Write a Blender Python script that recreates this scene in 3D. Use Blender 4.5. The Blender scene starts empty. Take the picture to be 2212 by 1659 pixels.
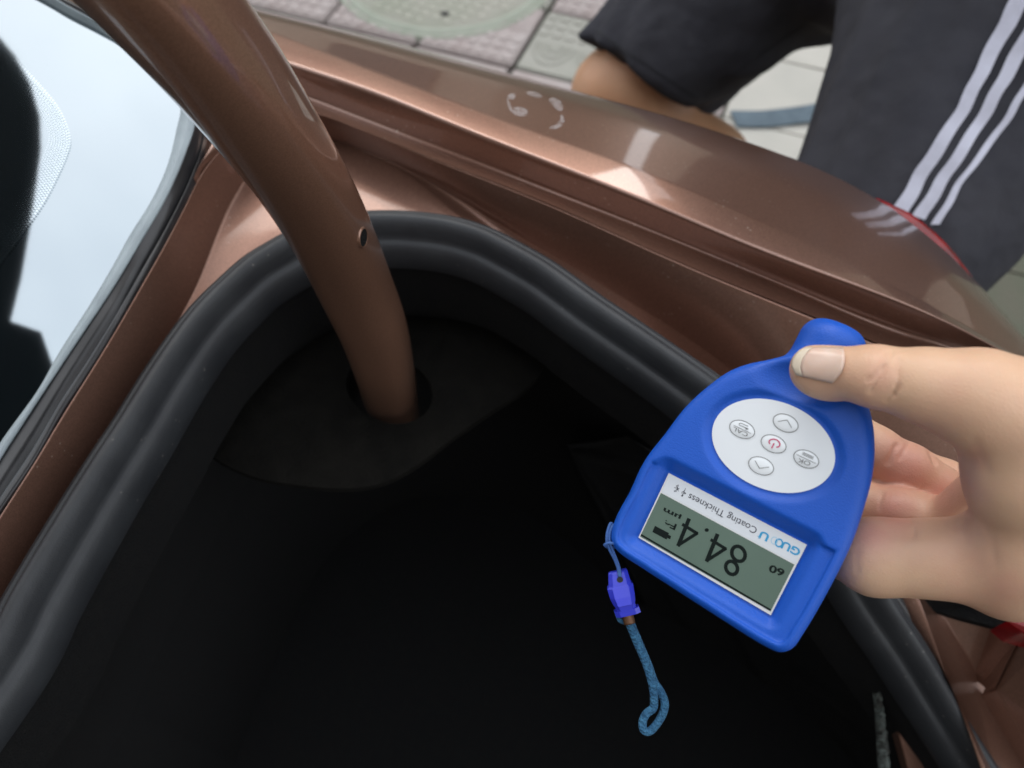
import bpy, bmesh, math, random
import numpy as np
from mathutils import Vector, Matrix
from mathutils.bvhtree import BVHTree
from mathutils import geometry as mgeo
random.seed(7); rng = np.random.default_rng(7)
scn = bpy.context.scene
COL = scn.collection
RAD = math.radians

# ------------------------------------------------------------------ camera, sky, sun, exposure
W, H, F = 2212., 1659., 1671.          # reading frame of the traced outlines and its focal length
YAW, PITCH = RAD(30), RAD(57)
CAM = np.array([0., 0., 1.30])
_fh = np.array([-math.sin(YAW), math.cos(YAW), 0]); _z = np.array([0, 0, 1.])
CR = np.array([math.cos(YAW), math.sin(YAW), 0])
CD = _fh * math.cos(PITCH) - _z * math.sin(PITCH)
CU = _fh * math.sin(PITCH) + _z * math.cos(PITCH)
cd = bpy.data.cameras.new('camera'); cam = bpy.data.objects.new('camera', cd); COL.objects.link(cam)
cam.matrix_world = Matrix(((CR[0], CU[0], -CD[0], CAM[0]), (CR[1], CU[1], -CD[1], CAM[1]), (CR[2], CU[2], -CD[2], CAM[2]), (0, 0, 0, 1)))
cd.sensor_width = 36; cd.lens = 36 * F / W; cd.clip_start = .01; cd.clip_end = 500
cd.dof.use_dof = True; cd.dof.focus_distance = .29; cd.dof.aperture_fstop = 10
scn.camera = cam

SUN_EL, SUN_AZ = RAD(40), RAD(323)     # a high bright patch in the overcast, towards the front left
world = bpy.data.worlds.new('World'); scn.world = world; world.use_nodes = True
wn, wl = world.node_tree.nodes, world.node_tree.links
wn.clear()
sky = wn.new('ShaderNodeTexSky'); sky.sky_type = 'NISHITA'; sky.sun_disc = False
sky.sun_elevation = SUN_EL; sky.sun_rotation = SUN_AZ; sky.air_density = 1.2; sky.dust_density = 4; sky.ozone_density = 1
tc = wn.new('ShaderNodeTexCoord'); no = wn.new('ShaderNodeTexNoise'); no.inputs['Scale'].default_value = 1.6; no.inputs['Detail'].default_value = 4
wl.new(tc.outputs['Generated'], no.inputs['Vector'])
cr = wn.new('ShaderNodeValToRGB'); cr.color_ramp.elements[0].position = .3; cr.color_ramp.elements[1].position = .72
cr.color_ramp.elements[0].color = (9.5, 10.0, 10.8, 1); cr.color_ramp.elements[1].color = (16.5, 16.8, 17.1, 1)
wl.new(no.outputs['Fac'], cr.inputs['Fac'])
mx = wn.new('ShaderNodeMix'); mx.data_type = 'RGBA'; mx.inputs['Factor'].default_value = .82
wl.new(sky.outputs['Color'], mx.inputs['A']); wl.new(cr.outputs['Color'], mx.inputs['B'])
bg = wn.new('ShaderNodeBackground'); bg.inputs['Strength'].default_value = .12
wo = wn.new('ShaderNodeOutputWorld')
wl.new(mx.outputs['Result'], bg.inputs['Color']); wl.new(bg.outputs['Background'], wo.inputs['Surface'])
sd = bpy.data.lights.new('sun', 'SUN'); sd.energy = 1.5; sd.angle = RAD(34); sd.color = (1, .96, .9)
sun = bpy.data.objects.new('sun', sd); COL.objects.link(sun)
_sv = Vector((math.sin(SUN_AZ) * math.cos(SUN_EL), math.cos(SUN_AZ) * math.cos(SUN_EL), math.sin(SUN_EL)))
sun.rotation_euler = _sv.to_track_quat('Z', 'Y').to_euler()
vs = scn.view_settings; vs.view_transform = 'Standard'; vs.look = 'None'; vs.exposure = 0.45; vs.gamma = 1; vs.use_curve_mapping = False
scn.cycles.max_bounces = 8

# ------------------------------------------------------------------ reading points
def ray(u, v): return CD + CR * (u - W / 2) / F - CU * (v - H / 2) / F
def PZ(u, v, z):
    k = ray(u, v); return CAM + k * (z - CAM[2]) / k[2]
def PD(u, v, d):
    k = ray(u, v); return CAM + k / np.linalg.norm(k) * d
def PP(u, v, p0, n):
    k = ray(u, v); return CAM + k * ((p0 - CAM) @ n) / (k @ n)
def PIX(P):
    q = np.asarray(P) - CAM; dd = q @ CD
    return np.stack([W / 2 + F * (q @ CR) / dd, H / 2 - F * (q @ CU) / dd], -1)
def nz(v): v = np.asarray(v, float); return v / np.linalg.norm(v)

# ------------------------------------------------------------------ object helpers
def link(name, me, mat=None, parent=None, smooth=True):
    o = bpy.data.objects.new(name, me); COL.objects.link(o)
    if mat is not None and not me.materials: me.materials.append(mat)
    if parent is not None: o.parent = parent
    if smooth and me.polygons: me.polygons.foreach_set('use_smooth', [True] * len(me.polygons))
    return o
def mesh(name, v, f, mat=None, parent=None, smooth=True):
    me = bpy.data.meshes.new(name); me.from_pydata([tuple(map(float, p)) for p in v], [], f); me.validate(); me.update()
    return link(name, me, mat, parent, smooth)
def thing(name, label, cat, loc=(0, 0, 0), group=None):
    o = bpy.data.objects.new(name, None); COL.objects.link(o); o.location = loc; o.empty_display_size = .05
    o['label'] = label; o['category'] = cat
    if group: o['group'] = group
    bpy.context.view_layer.update()
    return o
def adopt(o, p):
    o.parent = p; o.matrix_parent_inverse = p.matrix_world.inverted() if p.type == 'EMPTY' else Matrix.Identity(4)
    return o
def spline(P, n, closed=False):
    P = np.asarray(P, float)
    if closed: Q = np.vstack([P[-1:], P, P[:2]])
    else: Q = np.vstack([2 * P[0] - P[1], P, 2 * P[-1] - P[-2]])
    k = len(P) if closed else len(P) - 1
    out = []
    for i in range(k):
        p0, p1, p2, p3 = Q[i:i + 4]
        a, b, c = [max(np.linalg.norm(y - x), 1e-9) ** .5 for x, y in ((p0, p1), (p1, p2), (p2, p3))]
        m1 = (p1 - p0) / a - (p2 - p0) / (a + b) + (p2 - p1) / b
        m2 = (p2 - p1) / b - (p3 - p1) / (b + c) + (p3 - p2) / c
        m1, m2 = m1 * b, m2 * b
        t = np.linspace(0, 1, 24, endpoint=False)[:, None]
        out.append((2 * t**3 - 3 * t**2 + 1) * p1 + (t**3 - 2 * t**2 + t) * m1 + (-2 * t**3 + 3 * t**2) * p2 + (t**3 - t**2) * m2)
    out.append((P[:1] if closed else P[-1:])); D = np.vstack(out)
    s = np.r_[0, np.cumsum(np.linalg.norm(np.diff(D, axis=0), axis=1))]
    q = np.linspace(0, s[-1], n + 1)[:-1] if closed else np.linspace(0, s[-1], n)
    return np.stack([np.interp(q, s, D[:, j]) for j in range(P.shape[1])], -1)
def grid_faces(n, m, close_m=False, flip=False):
    f = []
    for i in range(n - 1):
        for j in range(m if close_m else m - 1):
            a, b = i * m + j, i * m + (j + 1) % m
            q = (a, b, b + m, a + m); f.append(q[::-1] if flip else q)
    return f
def loft(name, rails, radii, mat, parent=None, n=120, flip=False, solid=None):
    """skin through rails; every inner rail is a bend of the sheet-metal radius given"""
    R = [spline(r, n) for r in rails]
    rows = []
    for i, r in enumerate(R):
        rad = radii[i]
        if i in (0, len(R) - 1) or rad <= 0: rows.append(r); continue
        a, b = R[i - 1] - r, R[i + 1] - r
        la, lb = np.linalg.norm(a, axis=1, keepdims=True), np.linalg.norm(b, axis=1, keepdims=True)
        pa = r + a / np.maximum(la, 1e-9) * np.minimum(rad, la * .45); pb = r + b / np.maximum(lb, 1e-9) * np.minimum(rad, lb * .45)
        for t in (0, .2, .4, .6, .8, 1): rows.append((1 - t)**2 * pa + 2 * t * (1 - t) * r + t * t * pb)
    V = np.stack(rows, 1)               # n stations, m across
    o = mesh(name, V.reshape(-1, 3), grid_faces(n, V.shape[1], flip=flip), mat, parent)
    if solid:
        s = o.modifiers.new('thickness', 'SOLIDIFY'); s.thickness = solid; s.offset = -1
    return o
def tube(path, rad, k=12, squash=None, up=(0, 0, 1), caps=True, shape=2.0):
    """verts, faces of a swept tube; rad is a number or one per point; squash flattens it along the second axis"""
    P = np.asarray(path, float); n = len(P); rad = np.broadcast_to(rad, (n,))
    T = np.gradient(P, axis=0); T /= np.linalg.norm(T, axis=1, keepdims=True)
    V = []; prev = np.asarray(up, float)
    for i in range(n):
        a = prev - T[i] * (prev @ T[i]); a /= np.linalg.norm(a); b = np.cross(T[i], a); prev = a
        for j in range(k):
            th = 2 * math.pi * j / k; c, s = math.cos(th), math.sin(th)
            c = math.copysign(abs(c) ** (2 / shape), c); s = math.copysign(abs(s) ** (2 / shape), s)
            V.append(P[i] + rad[i] * (a * c * (squash or 1) + b * s))
    f = grid_faces(n, k, True)
    if caps: f += [tuple(range(k))[::-1], tuple((n - 1) * k + j for j in range(k))]
    return V, f
def merge(parts):
    V, Fc = [], []
    for v, f in parts:
        o = len(V); V += list(v); Fc += [tuple(i + o for i in q) for q in f]
    return V, Fc
def capsule_box(a, b, w, d):  # unused axis kept simple
    pass

# ------------------------------------------------------------------ distance-field modelling
class Field:
    def __init__(s, lo, hi, h):
        s.lo, s.h = np.array(lo, float), h
        n = np.ceil((np.array(hi) - s.lo) / h).astype(int) + 1
        ax = [(s.lo[i] + h * np.arange(n[i])).astype(np.float32) for i in range(3)]
        s.x, s.y, s.z = ax[0][:, None, None], ax[1][None, :, None], ax[2][None, None, :]
        s.n = n
    def cone(s, a, b, ra, rb, k=(1, 1, 1)):
        a, b = np.array(a, float), np.array(b, float); d = b - a; L = max(d @ d, 1e-12)
        px, py, pz = s.x - a[0], s.y - a[1], s.z - a[2]
        t = np.clip((px * d[0] + py * d[1] + pz * d[2]) / L, 0, 1)
        return np.sqrt((px - t * d[0])**2 + (py - t * d[1])**2 + (pz - t * d[2])**2) - (ra + (rb - ra) * t)
    def ball(s, c, r): 
        r = np.broadcast_to(r, 3); m = min(r)
        q = np.sqrt(((s.x - c[0]) / r[0])**2 + ((s.y - c[1]) / r[1])**2 + ((s.z - c[2]) / r[2])**2)
        return (q - 1) * m
def smin(a, b, k):
    h = np.clip(.5 + .5 * (b - a) / k, 0, 1); return b + (a - b) * h - k * h * (1 - h)
def smax(a, b, k): return -smin(-a, -b, k)
def nets(f, lo, h):
    """surface nets: vertices and quads of the zero surface"""
    f = f.astype(np.float32); ins = f < 0
    nx, ny, nz_ = f.shape
    c = np.zeros((nx - 1, ny - 1, nz_ - 1), np.int8)
    sl = lambda i, n: slice(i, n - 1 + i)
    for i in (0, 1):
        for j in (0, 1):
            for k in (0, 1): c += ins[sl(i, nx), sl(j, ny), sl(k, nz_)]
    act = (c > 0) & (c < 8); I = np.argwhere(act); idx = -np.ones(act.shape, np.int64); idx[act] = np.arange(len(I))
    acc = np.zeros((len(I), 3)); cnt = np.zeros(len(I))
    cor = {}
    for i in (0, 1):
        for j in (0, 1):
            for k in (0, 1): cor[i, j, k] = f[I[:, 0] + i, I[:, 1] + j, I[:, 2] + k]
    for p in cor:
        for ax in range(3):
            if p[ax]: continue
            q = list(p); q[ax] = 1; a, b = cor[p], cor[tuple(q)]
            m = (a < 0) != (b < 0); t = np.where(m, a / np.where(m, a - b, 1), 0)
            v = np.tile(np.array(p, float), (len(I), 1)); v[:, ax] += t
            acc[m] += v[m]; cnt[m] += 1
    V = (acc / cnt[:, None] + I) * h + np.asarray(lo)
    Q = []
    for ax in range(3):
        o = [(1, 2), (2, 0), (0, 1)][ax]
        a = ins.take(range(0, f.shape[ax] - 1), ax); b = ins.take(range(1, f.shape[ax]), ax)
        for sgn, m in ((1, a & ~b), (0, ~a & b)):
            E = np.argwhere(m)
            E = E[(E[:, o[0]] > 0) & (E[:, o[1]] > 0) & (E[:, o[0]] < f.shape[o[0]] - 1) & (E[:, o[1]] < f.shape[o[1]] - 1)]
            def at(d0, d1):
                e = E.copy(); e[:, o[0]] -= d0; e[:, o[1]] -= d1; return idx[e[:, 0], e[:, 1], e[:, 2]]
            q = np.stack([at(1, 1), at(0, 1), at(0, 0), at(1, 0)], 1)
            Q.append(q if sgn else q[:, ::-1])
    return V, np.vstack(Q)
def bulk_mesh(name, V, Q, mat, parent=None, relax=1):
    V = np.asarray(V, float); Q = np.asarray(Q)
    for _ in range(relax):      # one gentle Laplacian pass takes the voxel steps off
        s = np.zeros_like(V); c = np.zeros(len(V))
        for i in range(4):
            a, b = Q[:, i], Q[:, (i + 1) % 4]
            np.add.at(s, a, V[b]); np.add.at(s, b, V[a]); np.add.at(c, a, 1); np.add.at(c, b, 1)
        V = V * .5 + .5 * s / np.maximum(c, 1)[:, None]
    me = bpy.data.meshes.new(name); me.vertices.add(len(V)); me.vertices.foreach_set('co', V.ravel())
    me.loops.add(Q.size); me.loops.foreach_set('vertex_index', Q.ravel().astype(np.int32))
    me.polygons.add(len(Q)); me.polygons.foreach_set('loop_start', np.arange(0, Q.size, 4, dtype=np.int32))
    me.update(calc_edges=True)
    return link(name, me, mat, parent), V

# ------------------------------------------------------------------ materials
def mat(name, color, rough=.5, metal=0., bump=None, noise=None, coat=0., spec=None, sss=0., extra=None):
    m = bpy.data.materials.new(name); m.use_nodes = True
    N, L = m.node_tree.nodes, m.node_tree.links; b = N['Principled BSDF']
    b.inputs['Base Color'].default_value = (*color, 1); b.inputs['Roughness'].default_value = rough; b.inputs['Metallic'].default_value = metal
    if coat: b.inputs['Coat Weight'].default_value = coat; b.inputs['Coat Roughness'].default_value = .025
    if spec is not None: b.inputs['Specular IOR Level'].default_value = spec
    if sss: b.inputs['Subsurface Weight'].default_value = sss; b.inputs['Subsurface Radius'].default_value = (.004, .0015, .0008); b.inputs['Subsurface Scale'].default_value = 1
    t = N.new('ShaderNodeTexCoord')
    if noise:   # (scale, colour 2, low, high)
        n = N.new('ShaderNodeTexNoise'); n.inputs['Scale'].default_value = noise[0]; n.inputs['Detail'].default_value = 6; L.new(t.outputs['Object'], n.inputs['Vector'])
        r = N.new('ShaderNodeMapRange'); r.inputs['From Min'].default_value = noise[2]; r.inputs['From Max'].default_value = noise[3]; L.new(n.outputs['Fac'], r.inputs['Value'])
        x = N.new('ShaderNodeMix'); x.data_type = 'RGBA'; x.inputs['A'].default_value = (*color, 1); x.inputs['B'].default_value = (*noise[1], 1)
        L.new(r.outputs['Result'], x.inputs['Factor']); L.new(x.outputs['Result'], b.inputs['Base Color'])
    if bump:    # list of (kind, scale, strength, distance)
        prev = None
        for kind, sc, st, di in bump:
            n = N.new('ShaderNodeTexNoise' if kind == 'noise' else 'ShaderNodeTexVoronoi'); n.inputs['Scale'].default_value = sc; L.new(t.outputs['Object'], n.inputs['Vector'])
            if kind == 'edge': n.feature = 'DISTANCE_TO_EDGE'
            p = N.new('ShaderNodeBump'); p.inputs['Strength'].default_value = st; p.inputs['Distance'].default_value = di
            L.new(n.outputs['Fac' if kind == 'noise' else 'Distance'], p.inputs['Height'])
            if prev: L.new(prev.outputs['Normal'], p.inputs['Normal'])
            prev = p
        L.new(prev.outputs['Normal'], b.inputs['Normal'])
    if extra: extra(m, N, L, b, t)
    return m
def paint_extra(m, N, L, b, t):
    # metal flakes under the lacquer and settled dust specks on it
    v = N.new('ShaderNodeTexVoronoi'); v.inputs['Scale'].default_value = 2600; L.new(t.outputs['Object'], v.inputs['Vector'])
    x = N.new('ShaderNodeMix'); x.data_type = 'RGBA'; x.inputs['A'].default_value = (.150, .078, .055, 1); x.inputs['B'].default_value = (.275, .146, .104, 1)
    L.new(v.outputs['Color'], x.inputs['Factor'])
    d = N.new('ShaderNodeTexVoronoi'); d.inputs['Scale'].default_value = 260; L.new(t.outputs['Object'], d.inputs['Vector'])
    r = N.new('ShaderNodeMapRange'); r.inputs['From Min'].default_value = .17; r.inputs['From Max'].default_value = .09; L.new(d.outputs['Distance'], r.inputs['Value'])
    n = N.new('ShaderNodeTexNoise'); n.inputs['Scale'].default_value = 37; L.new(t.outputs['Object'], n.inputs['Vector'])
    r2 = N.new('ShaderNodeMapRange'); r2.inputs['From Min'].default_value = .52; r2.inputs['From Max'].default_value = .68; L.new(n.outputs['Fac'], r2.inputs['Value'])
    mu = N.new('ShaderNodeMath'); mu.operation = 'MULTIPLY'; L.new(r.outputs['Result'], mu.inputs[0]); L.new(r2.outputs['Result'], mu.inputs[1])
    y = N.new('ShaderNodeMix'); y.data_type = 'RGBA'; y.inputs['B'].default_value = (.42, .34, .28, 1)
    L.new(mu.outputs[0], y.inputs['Factor']); L.new(x.outputs['Result'], y.inputs['A']); L.new(y.outputs['Result'], b.inputs['Base Color'])
    f = N.new('ShaderNodeTexNoise'); f.inputs['Scale'].default_value = 9; L.new(t.outputs['Object'], f.inputs['Vector'])
    q = N.new('ShaderNodeMapRange'); q.inputs['To Min'].default_value = .015; q.inputs['To Max'].default_value = .07; L.new(f.outputs['Fac'], q.inputs['Value']); L.new(q.outputs['Result'], b.inputs['Coat Roughness'])
def attr_skin(m, N, L, b, t):
    a = N.new('ShaderNodeAttribute'); a.attribute_name = 'rosy'
    n = N.new('ShaderNodeTexNoise'); n.inputs['Scale'].default_value = 90; n.inputs['Detail'].default_value = 5; L.new(t.outputs['Object'], n.inputs['Vector'])
    s = N.new('ShaderNodeMath'); s.operation = 'MULTIPLY_ADD'; s.inputs[1].default_value = .55; s.inputs[2].default_value = -.25; L.new(n.outputs['Fac'], s.inputs[0])
    ad = N.new('ShaderNodeMath'); ad.operation = 'ADD'; ad.use_clamp = True; L.new(a.outputs['Fac'], ad.inputs[0]); L.new(s.outputs[0], ad.inputs[1])
    n2 = N.new('ShaderNodeTexNoise'); n2.inputs['Scale'].default_value = 34; n2.inputs['Detail'].default_value = 3; L.new(t.outputs['Object'], n2.inputs['Vector'])
    s2 = N.new('ShaderNodeMath'); s2.operation = 'MULTIPLY_ADD'; s2.inputs[1].default_value = .9; s2.inputs[2].default_value = -.42; L.new(n2.outputs['Fac'], s2.inputs[0])
    ad2 = N.new('ShaderNodeMath'); ad2.operation = 'ADD'; L.new(s.outputs[0], ad2.inputs[0]); L.new(s2.outputs[0], ad2.inputs[1]); L.new(ad2.outputs[0], ad.inputs[1])
    x = N.new('ShaderNodeMix'); x.data_type = 'RGBA'; x.inputs['A'].default_value = (.63, .40, .26, 1); x.inputs['B'].default_value = (.56, .265, .20, 1)
    L.new(ad.outputs[0], x.inputs['Factor']); L.new(x.outputs['Result'], b.inputs['Base Color'])
M = {}
M['paint'] = mat('brown_paint', (.16, .08, .056), .29, .64, coat=1., extra=paint_extra)
def inner_paint(m, N, L, b, t):
    paint_extra(m, N, L, b, t); b.inputs['Coat Weight'].default_value = .45
    for l in list(b.inputs['Coat Roughness'].links): L.remove(l)
    b.inputs['Coat Roughness'].default_value = .10
M['inner'] = mat('brown_inner_paint', (.15, .075, .052), .40, .62, coat=.45, extra=inner_paint)
M['arm'] = mat('brown_arm_paint', (.22, .112, .073), .30, .5, coat=1., noise=(1500, (.275, .145, .095), .35, .65), bump=[('noise', 25, .05, .003)])
M['seamd'] = mat('dark_brown_sealant', (.035, .018, .012), .5)
M['black'] = mat('black_trim', (.012, .012, .013), .6)
M['gloss'] = mat('black_gloss_rubber', (.012, .012, .014), .3, noise=(40, (.03, .03, .032), .4, .7))
def lint(m, N, L, b, t):
    src = b.inputs['Base Color'].links[0].from_socket
    d = N.new('ShaderNodeTexVoronoi'); d.inputs['Scale'].default_value = 170; L.new(t.outputs['Object'], d.inputs['Vector'])
    r = N.new('ShaderNodeMapRange'); r.inputs['From Min'].default_value = .13; r.inputs['From Max'].default_value = .06; L.new(d.outputs['Distance'], r.inputs['Value'])
    n = N.new('ShaderNodeTexNoise'); n.inputs['Scale'].default_value = 23; L.new(t.outputs['Object'], n.inputs['Vector'])
    r2 = N.new('ShaderNodeMapRange'); r2.inputs['From Min'].default_value = .52; r2.inputs['From Max'].default_value = .66; L.new(n.outputs['Fac'], r2.inputs['Value'])
    u = N.new('ShaderNodeMath'); u.operation = 'MULTIPLY'; L.new(r.outputs['Result'], u.inputs[0]); L.new(r2.outputs['Result'], u.inputs[1])
    y = N.new('ShaderNodeMix'); y.data_type = 'RGBA'; y.inputs['B'].default_value = (.16, .15, .14, 1)
    L.new(u.outputs[0], y.inputs['Factor']); L.new(src, y.inputs['A']); L.new(y.outputs['Result'], b.inputs['Base Color'])
M['rubber'] = mat('seal_rubber', (.014, .016, .0195), .55, bump=[('noise', 1500, .22, .0006), ('noise', 200, .08, .002)], noise=(30, (.025, .028, .032), .4, .7), extra=lint)
M['carpet'] = mat('black_carpet', (.006, .0063, .007), .95, bump=[('noise', 900, .8, .002)], spec=.2, noise=(160, (.008, .008, .008), .4, .7))
M['fibre'] = mat('felted_trim', (.0045, .0042, .0036), .95, bump=[('noise', 500, .7, .002)], spec=.12, noise=(90, (.007, .0065, .0055), .4, .7))
M['film'] = mat('reflective_window_film', (.46, .51, .53), .04, 1., noise=(5, (.50, .54, .56), .3, .7))
M['lid'] = mat('lid_painted_shade', (.010, .016, .020), .85, spec=.1)  # brown lid coloured near black: its shade is put into the colour
M['mould'] = mat('grey_glass_edge', (.34, .40, .43), .6, 0., noise=(60, (.28, .33, .36), .4, .7))
M['dot'] = mat('printed_dots', (.80, .87, .89), .05, 1.)
M['blue'] = mat('blue_plastic', (.005, .078, .45), .45, spec=.38, bump=[('noise', 1800, .26, .0005)], noise=(14, (.007, .088, .49), .3, .7))
M['panel'] = mat('white_keypad_film', (.72, .75, .77), .30, .12, noise=(25, (.68, .71, .74), .3, .7), bump=[('noise', 40, .05, .002)])
M['label'] = mat('pale_label', (.60, .63, .66), .35)
M['frame'] = mat('silver_label_edge', (.66, .66, .66), .35, .2)
M['lcd'] = mat('grey_green_display', (.094, .138, .110), .3, spec=.25, noise=(30, (.106, .155, .124), .3, .7))
M['seg'] = mat('display_segments', (.006, .010, .009), .5, spec=.1)
M['ink'] = mat('dark_print', (.03, .03, .045), .5)
M['ring'] = mat('grey_print', (.16, .16, .16), .4)
M['key'] = mat('white_key', (.74, .77, .79), .30, .15)
M['cyan'] = mat('cyan_print', (.02, .28, .52), .4)
M['pale_cyan'] = mat('pale_cyan_print', (.30, .52, .66), .4)
M['red_ink'] = mat('red_print', (.52, .05, .14), .4)
M['skin'] = mat('skin', (.56, .335, .195), .46, sss=.14, bump=[('edge', 900, .20, .0005), ('noise', 2200, .15, .0004), ('noise', 120, .07, .002)], extra=attr_skin)
M['leg_skin'] = mat('leg_skin', (.50, .28, .16), .5, sss=.15, noise=(20, (.46, .24, .13), .3, .7))
M['nail'] = mat('nail', (.64, .43, .34), .28, sss=.2, noise=(160, (.68, .50, .41), .3, .7))
M['nail_tip'] = mat('nail_tip', (.66, .56, .43), .32)
M['shorts'] = mat('charcoal_jersey', (.029, .0295, .037), .9, bump=[('noise', 700, .35, .001), ('noise', 17, .55, .02), ('noise', 45, .25, .006)], spec=.25, noise=(14, (.041, .041, .049), .35, .65))
M['stripe'] = mat('white_stripe', (.52, .53, .62), .8, bump=[('noise', 600, .3, .001)], noise=(30, (.40, .40, .47), .4, .7))
M['shirt'] = mat('grey_shirt', (.10, .10, .11), .9, noise=(14, (.13, .13, .14), .3, .7))
M['red_lens'] = mat('red_lens', (.24, .003, .006), .12, noise=(60, (.09, .002, .004), .3, .7))
M['tile'] = mat('pink_paving', (.35, .295, .28), .9, bump=[('noise', 120, .5, .004)], noise=(11, (.43, .385, .37), .3, .72))
M['tile2'] = mat('grey_paving', (.30, .30, .26), .9, bump=[('noise', 120, .5, .004)], noise=(9, (.38, .37, .33), .3, .72))
M['slab'] = mat('pale_concrete', (.42, .41, .37), .9, bump=[('noise', 90, .5, .004)], noise=(5, (.50, .48, .43), .3, .72))
M['olive'] = mat('olive_slab', (.105, .10, .075), .85, bump=[('noise', 90, .5, .004)], noise=(7, (.085, .095, .065), .35, .65))  # darker olive tone for the right-hand slabs
M['joint'] = mat('mossy_joint', (.055, .060, .038), .95, noise=(30, (.09, .09, .06), .3, .7), bump=[('noise', 150, .6, .006)])
M['iron'] = mat('greenish_cover', (.30, .31, .25), .75, noise=(6, (.36, .35, .30), .35, .65), bump=[('noise', 90, .4, .003)])
M['rim'] = mat('cover_rim', (.27, .30, .24), .7, noise=(10, (.34, .36, .30), .3, .7))
M['webbing'] = mat('blue_grey_webbing', (.11, .15, .18), .85, noise=(40, (.08, .11, .135), .3, .7))
M['cord'] = mat('blue_cord', (.035, .10, .30), .8)
M['weave'] = mat('blue_woven_strap', (.012, .075, .16), .85, bump=[('voro', 900, .8, .0012)], noise=(500, (.03, .13, .24), .4, .65))
M['clip'] = mat('violet_blue_clip', (.03, .035, .50), .25, noise=(30, (.035, .05, .56), .3, .7))
M['brass'] = mat('brown_ferrule', (.16, .075, .035), .4, .6, noise=(200, (.10, .05, .03), .3, .7))
M['torn'] = mat('torn_board_edge', (.10, .12, .11), .9, noise=(220, (.03, .03, .026), .4, .62), bump=[('noise', 300, .8, .003)])

# ------------------------------------------------------------------ THE SETTING: ground and paving
def box(c, s, bev=0.0, mat_=None):
    bm = bmesh.new(); bmesh.ops.create_cube(bm, size=1)
    for v in bm.verts: v.co = Vector((v.co.x * s[0] + c[0], v.co.y * s[1] + c[1], v.co.z * s[2] + c[2]))
    if bev: bmesh.ops.bevel(bm, geom=bm.edges[:], offset=bev, segments=2, affect='EDGES')
    return bm
def bm_obj(name, bm, m, parent=None, smooth=False):
    me = bpy.data.meshes.new(name); bm.to_mesh(me); bm.free(); return link(name, me, m, parent, smooth)
g = mesh('ground', [(-60, -60, -.03), (60, -60, -.03), (60, 60, -.03), (-60, 60, -.03)], [(0, 1, 2, 3)], M['joint'], smooth=False)
g['kind'] = 'structure'
pave = bpy.data.objects.new('pavement', None); COL.objects.link(pave); pave['kind'] = 'structure'
TA = RAD(9); TP = .292; TO = np.array([-.984, 1.914])            # the traced corner of one tile
tx, ty = np.array([math.cos(TA), math.sin(TA)]), np.array([-math.sin(TA), math.cos(TA)])
def tile_mesh(kind):
    gp = .014 if kind == 'relief' else .0045
    bm = box((0, 0, -.012), (TP - gp, TP - gp, .024), .004 if kind == 'relief' else .001)
    if kind == 'relief':     # raised squares on one half, fan ribs on the other
        for i in range(7):
            for j in range(3):
                b2 = box((-.118 + .0393 * i, -.115 + .041 * j, .001), (.028, .028, .007), .003)
                tmp = bpy.data.meshes.new('t'); b2.to_mesh(tmp); b2.free(); bm.from_mesh(tmp); bpy.data.meshes.remove(tmp)
        for cx in (-.066, .066):
            for r in (.02, .038, .056):
                V, f = tube([(cx + r * math.cos(a), .008 + r * 1.7 * math.sin(a), .0) for a in np.linspace(.05, math.pi - .05, 14)], .005, 6)
                tmp = bpy.data.meshes.new('t'); tmp.from_pydata([tuple(p) for p in V], [], f); bm.from_mesh(tmp); bpy.data.meshes.remove(tmp)
    me = bpy.data.meshes.new('paving_tile_' + kind); bm.to_mesh(me); bm.free(); return me
tm = {}
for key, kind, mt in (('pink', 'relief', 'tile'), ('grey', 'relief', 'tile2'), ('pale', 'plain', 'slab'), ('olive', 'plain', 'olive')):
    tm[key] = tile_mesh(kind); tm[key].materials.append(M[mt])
for i in range(-7, 10):
    for j in range(-3 if i < 2 else -7, 5):
        c = TO + tx * (i + .5) * TP + ty * (j - .5) * TP
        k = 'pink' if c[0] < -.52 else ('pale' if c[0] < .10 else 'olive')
        if k == 'pink' and (i * 7 + j * 3) % 4 == 0: k = 'grey'
        o = bpy.data.objects.new('paving_tile', tm[k]); COL.objects.link(o); o.parent = pave
        o.location = (c[0], c[1], random.uniform(-.002, .002)); o.rotation_euler = (random.uniform(-.006, .006), random.uniform(-.006, .006), TA + random.uniform(-.008, .008) + (math.pi if (i + j) % 5 == 0 else 0))
# round inspection cover
MC, MR = (-1.345, 1.924), .336
cov = thing('manhole_cover', 'round greenish cover set in the paving, cut off by the top edge', 'manhole cover', (MC[0], MC[1], 0))
def lathe(pr, k=72):
    V = [(r * math.cos(2 * math.pi * j / k), r * math.sin(2 * math.pi * j / k), z) for r, z in pr for j in range(k)]
    return V, grid_faces(len(pr), k, True, flip=True)
v, f = lathe([(MR, -.02), (MR, .004), (MR - .003, .007), (MR - .012, .007), (MR - .014, .003), (MR - .017, .003), (MR - .019, .009), (MR - .040, .010), (MR - .044, .007)])
mesh('rim', v, f, M['rim'], cov)
v, f = lathe([(MR - .042, .003), (MR - .044, .0065), (.001, .0065)]); mesh('plate', v, f, M['iron'], cov)
parts = []
for i in range(-8, 9):
    for j in range(-8, 9):
        x, y = i * .036, j * .036
        if math.hypot(x, y) < MR - .065:
            h = .014; V = [(x + sx * a, y + sy * a, zz) for zz, a in ((.005, h), (.0095, h * .8)) for sx, sy in ((-1, -1), (1, -1), (1, 1), (-1, 1))]
            parts.append((V, [(0, 1, 5, 4), (1, 2, 6, 5), (2, 3, 7, 6), (3, 0, 4, 7), (4, 5, 6, 7)]))
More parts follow.
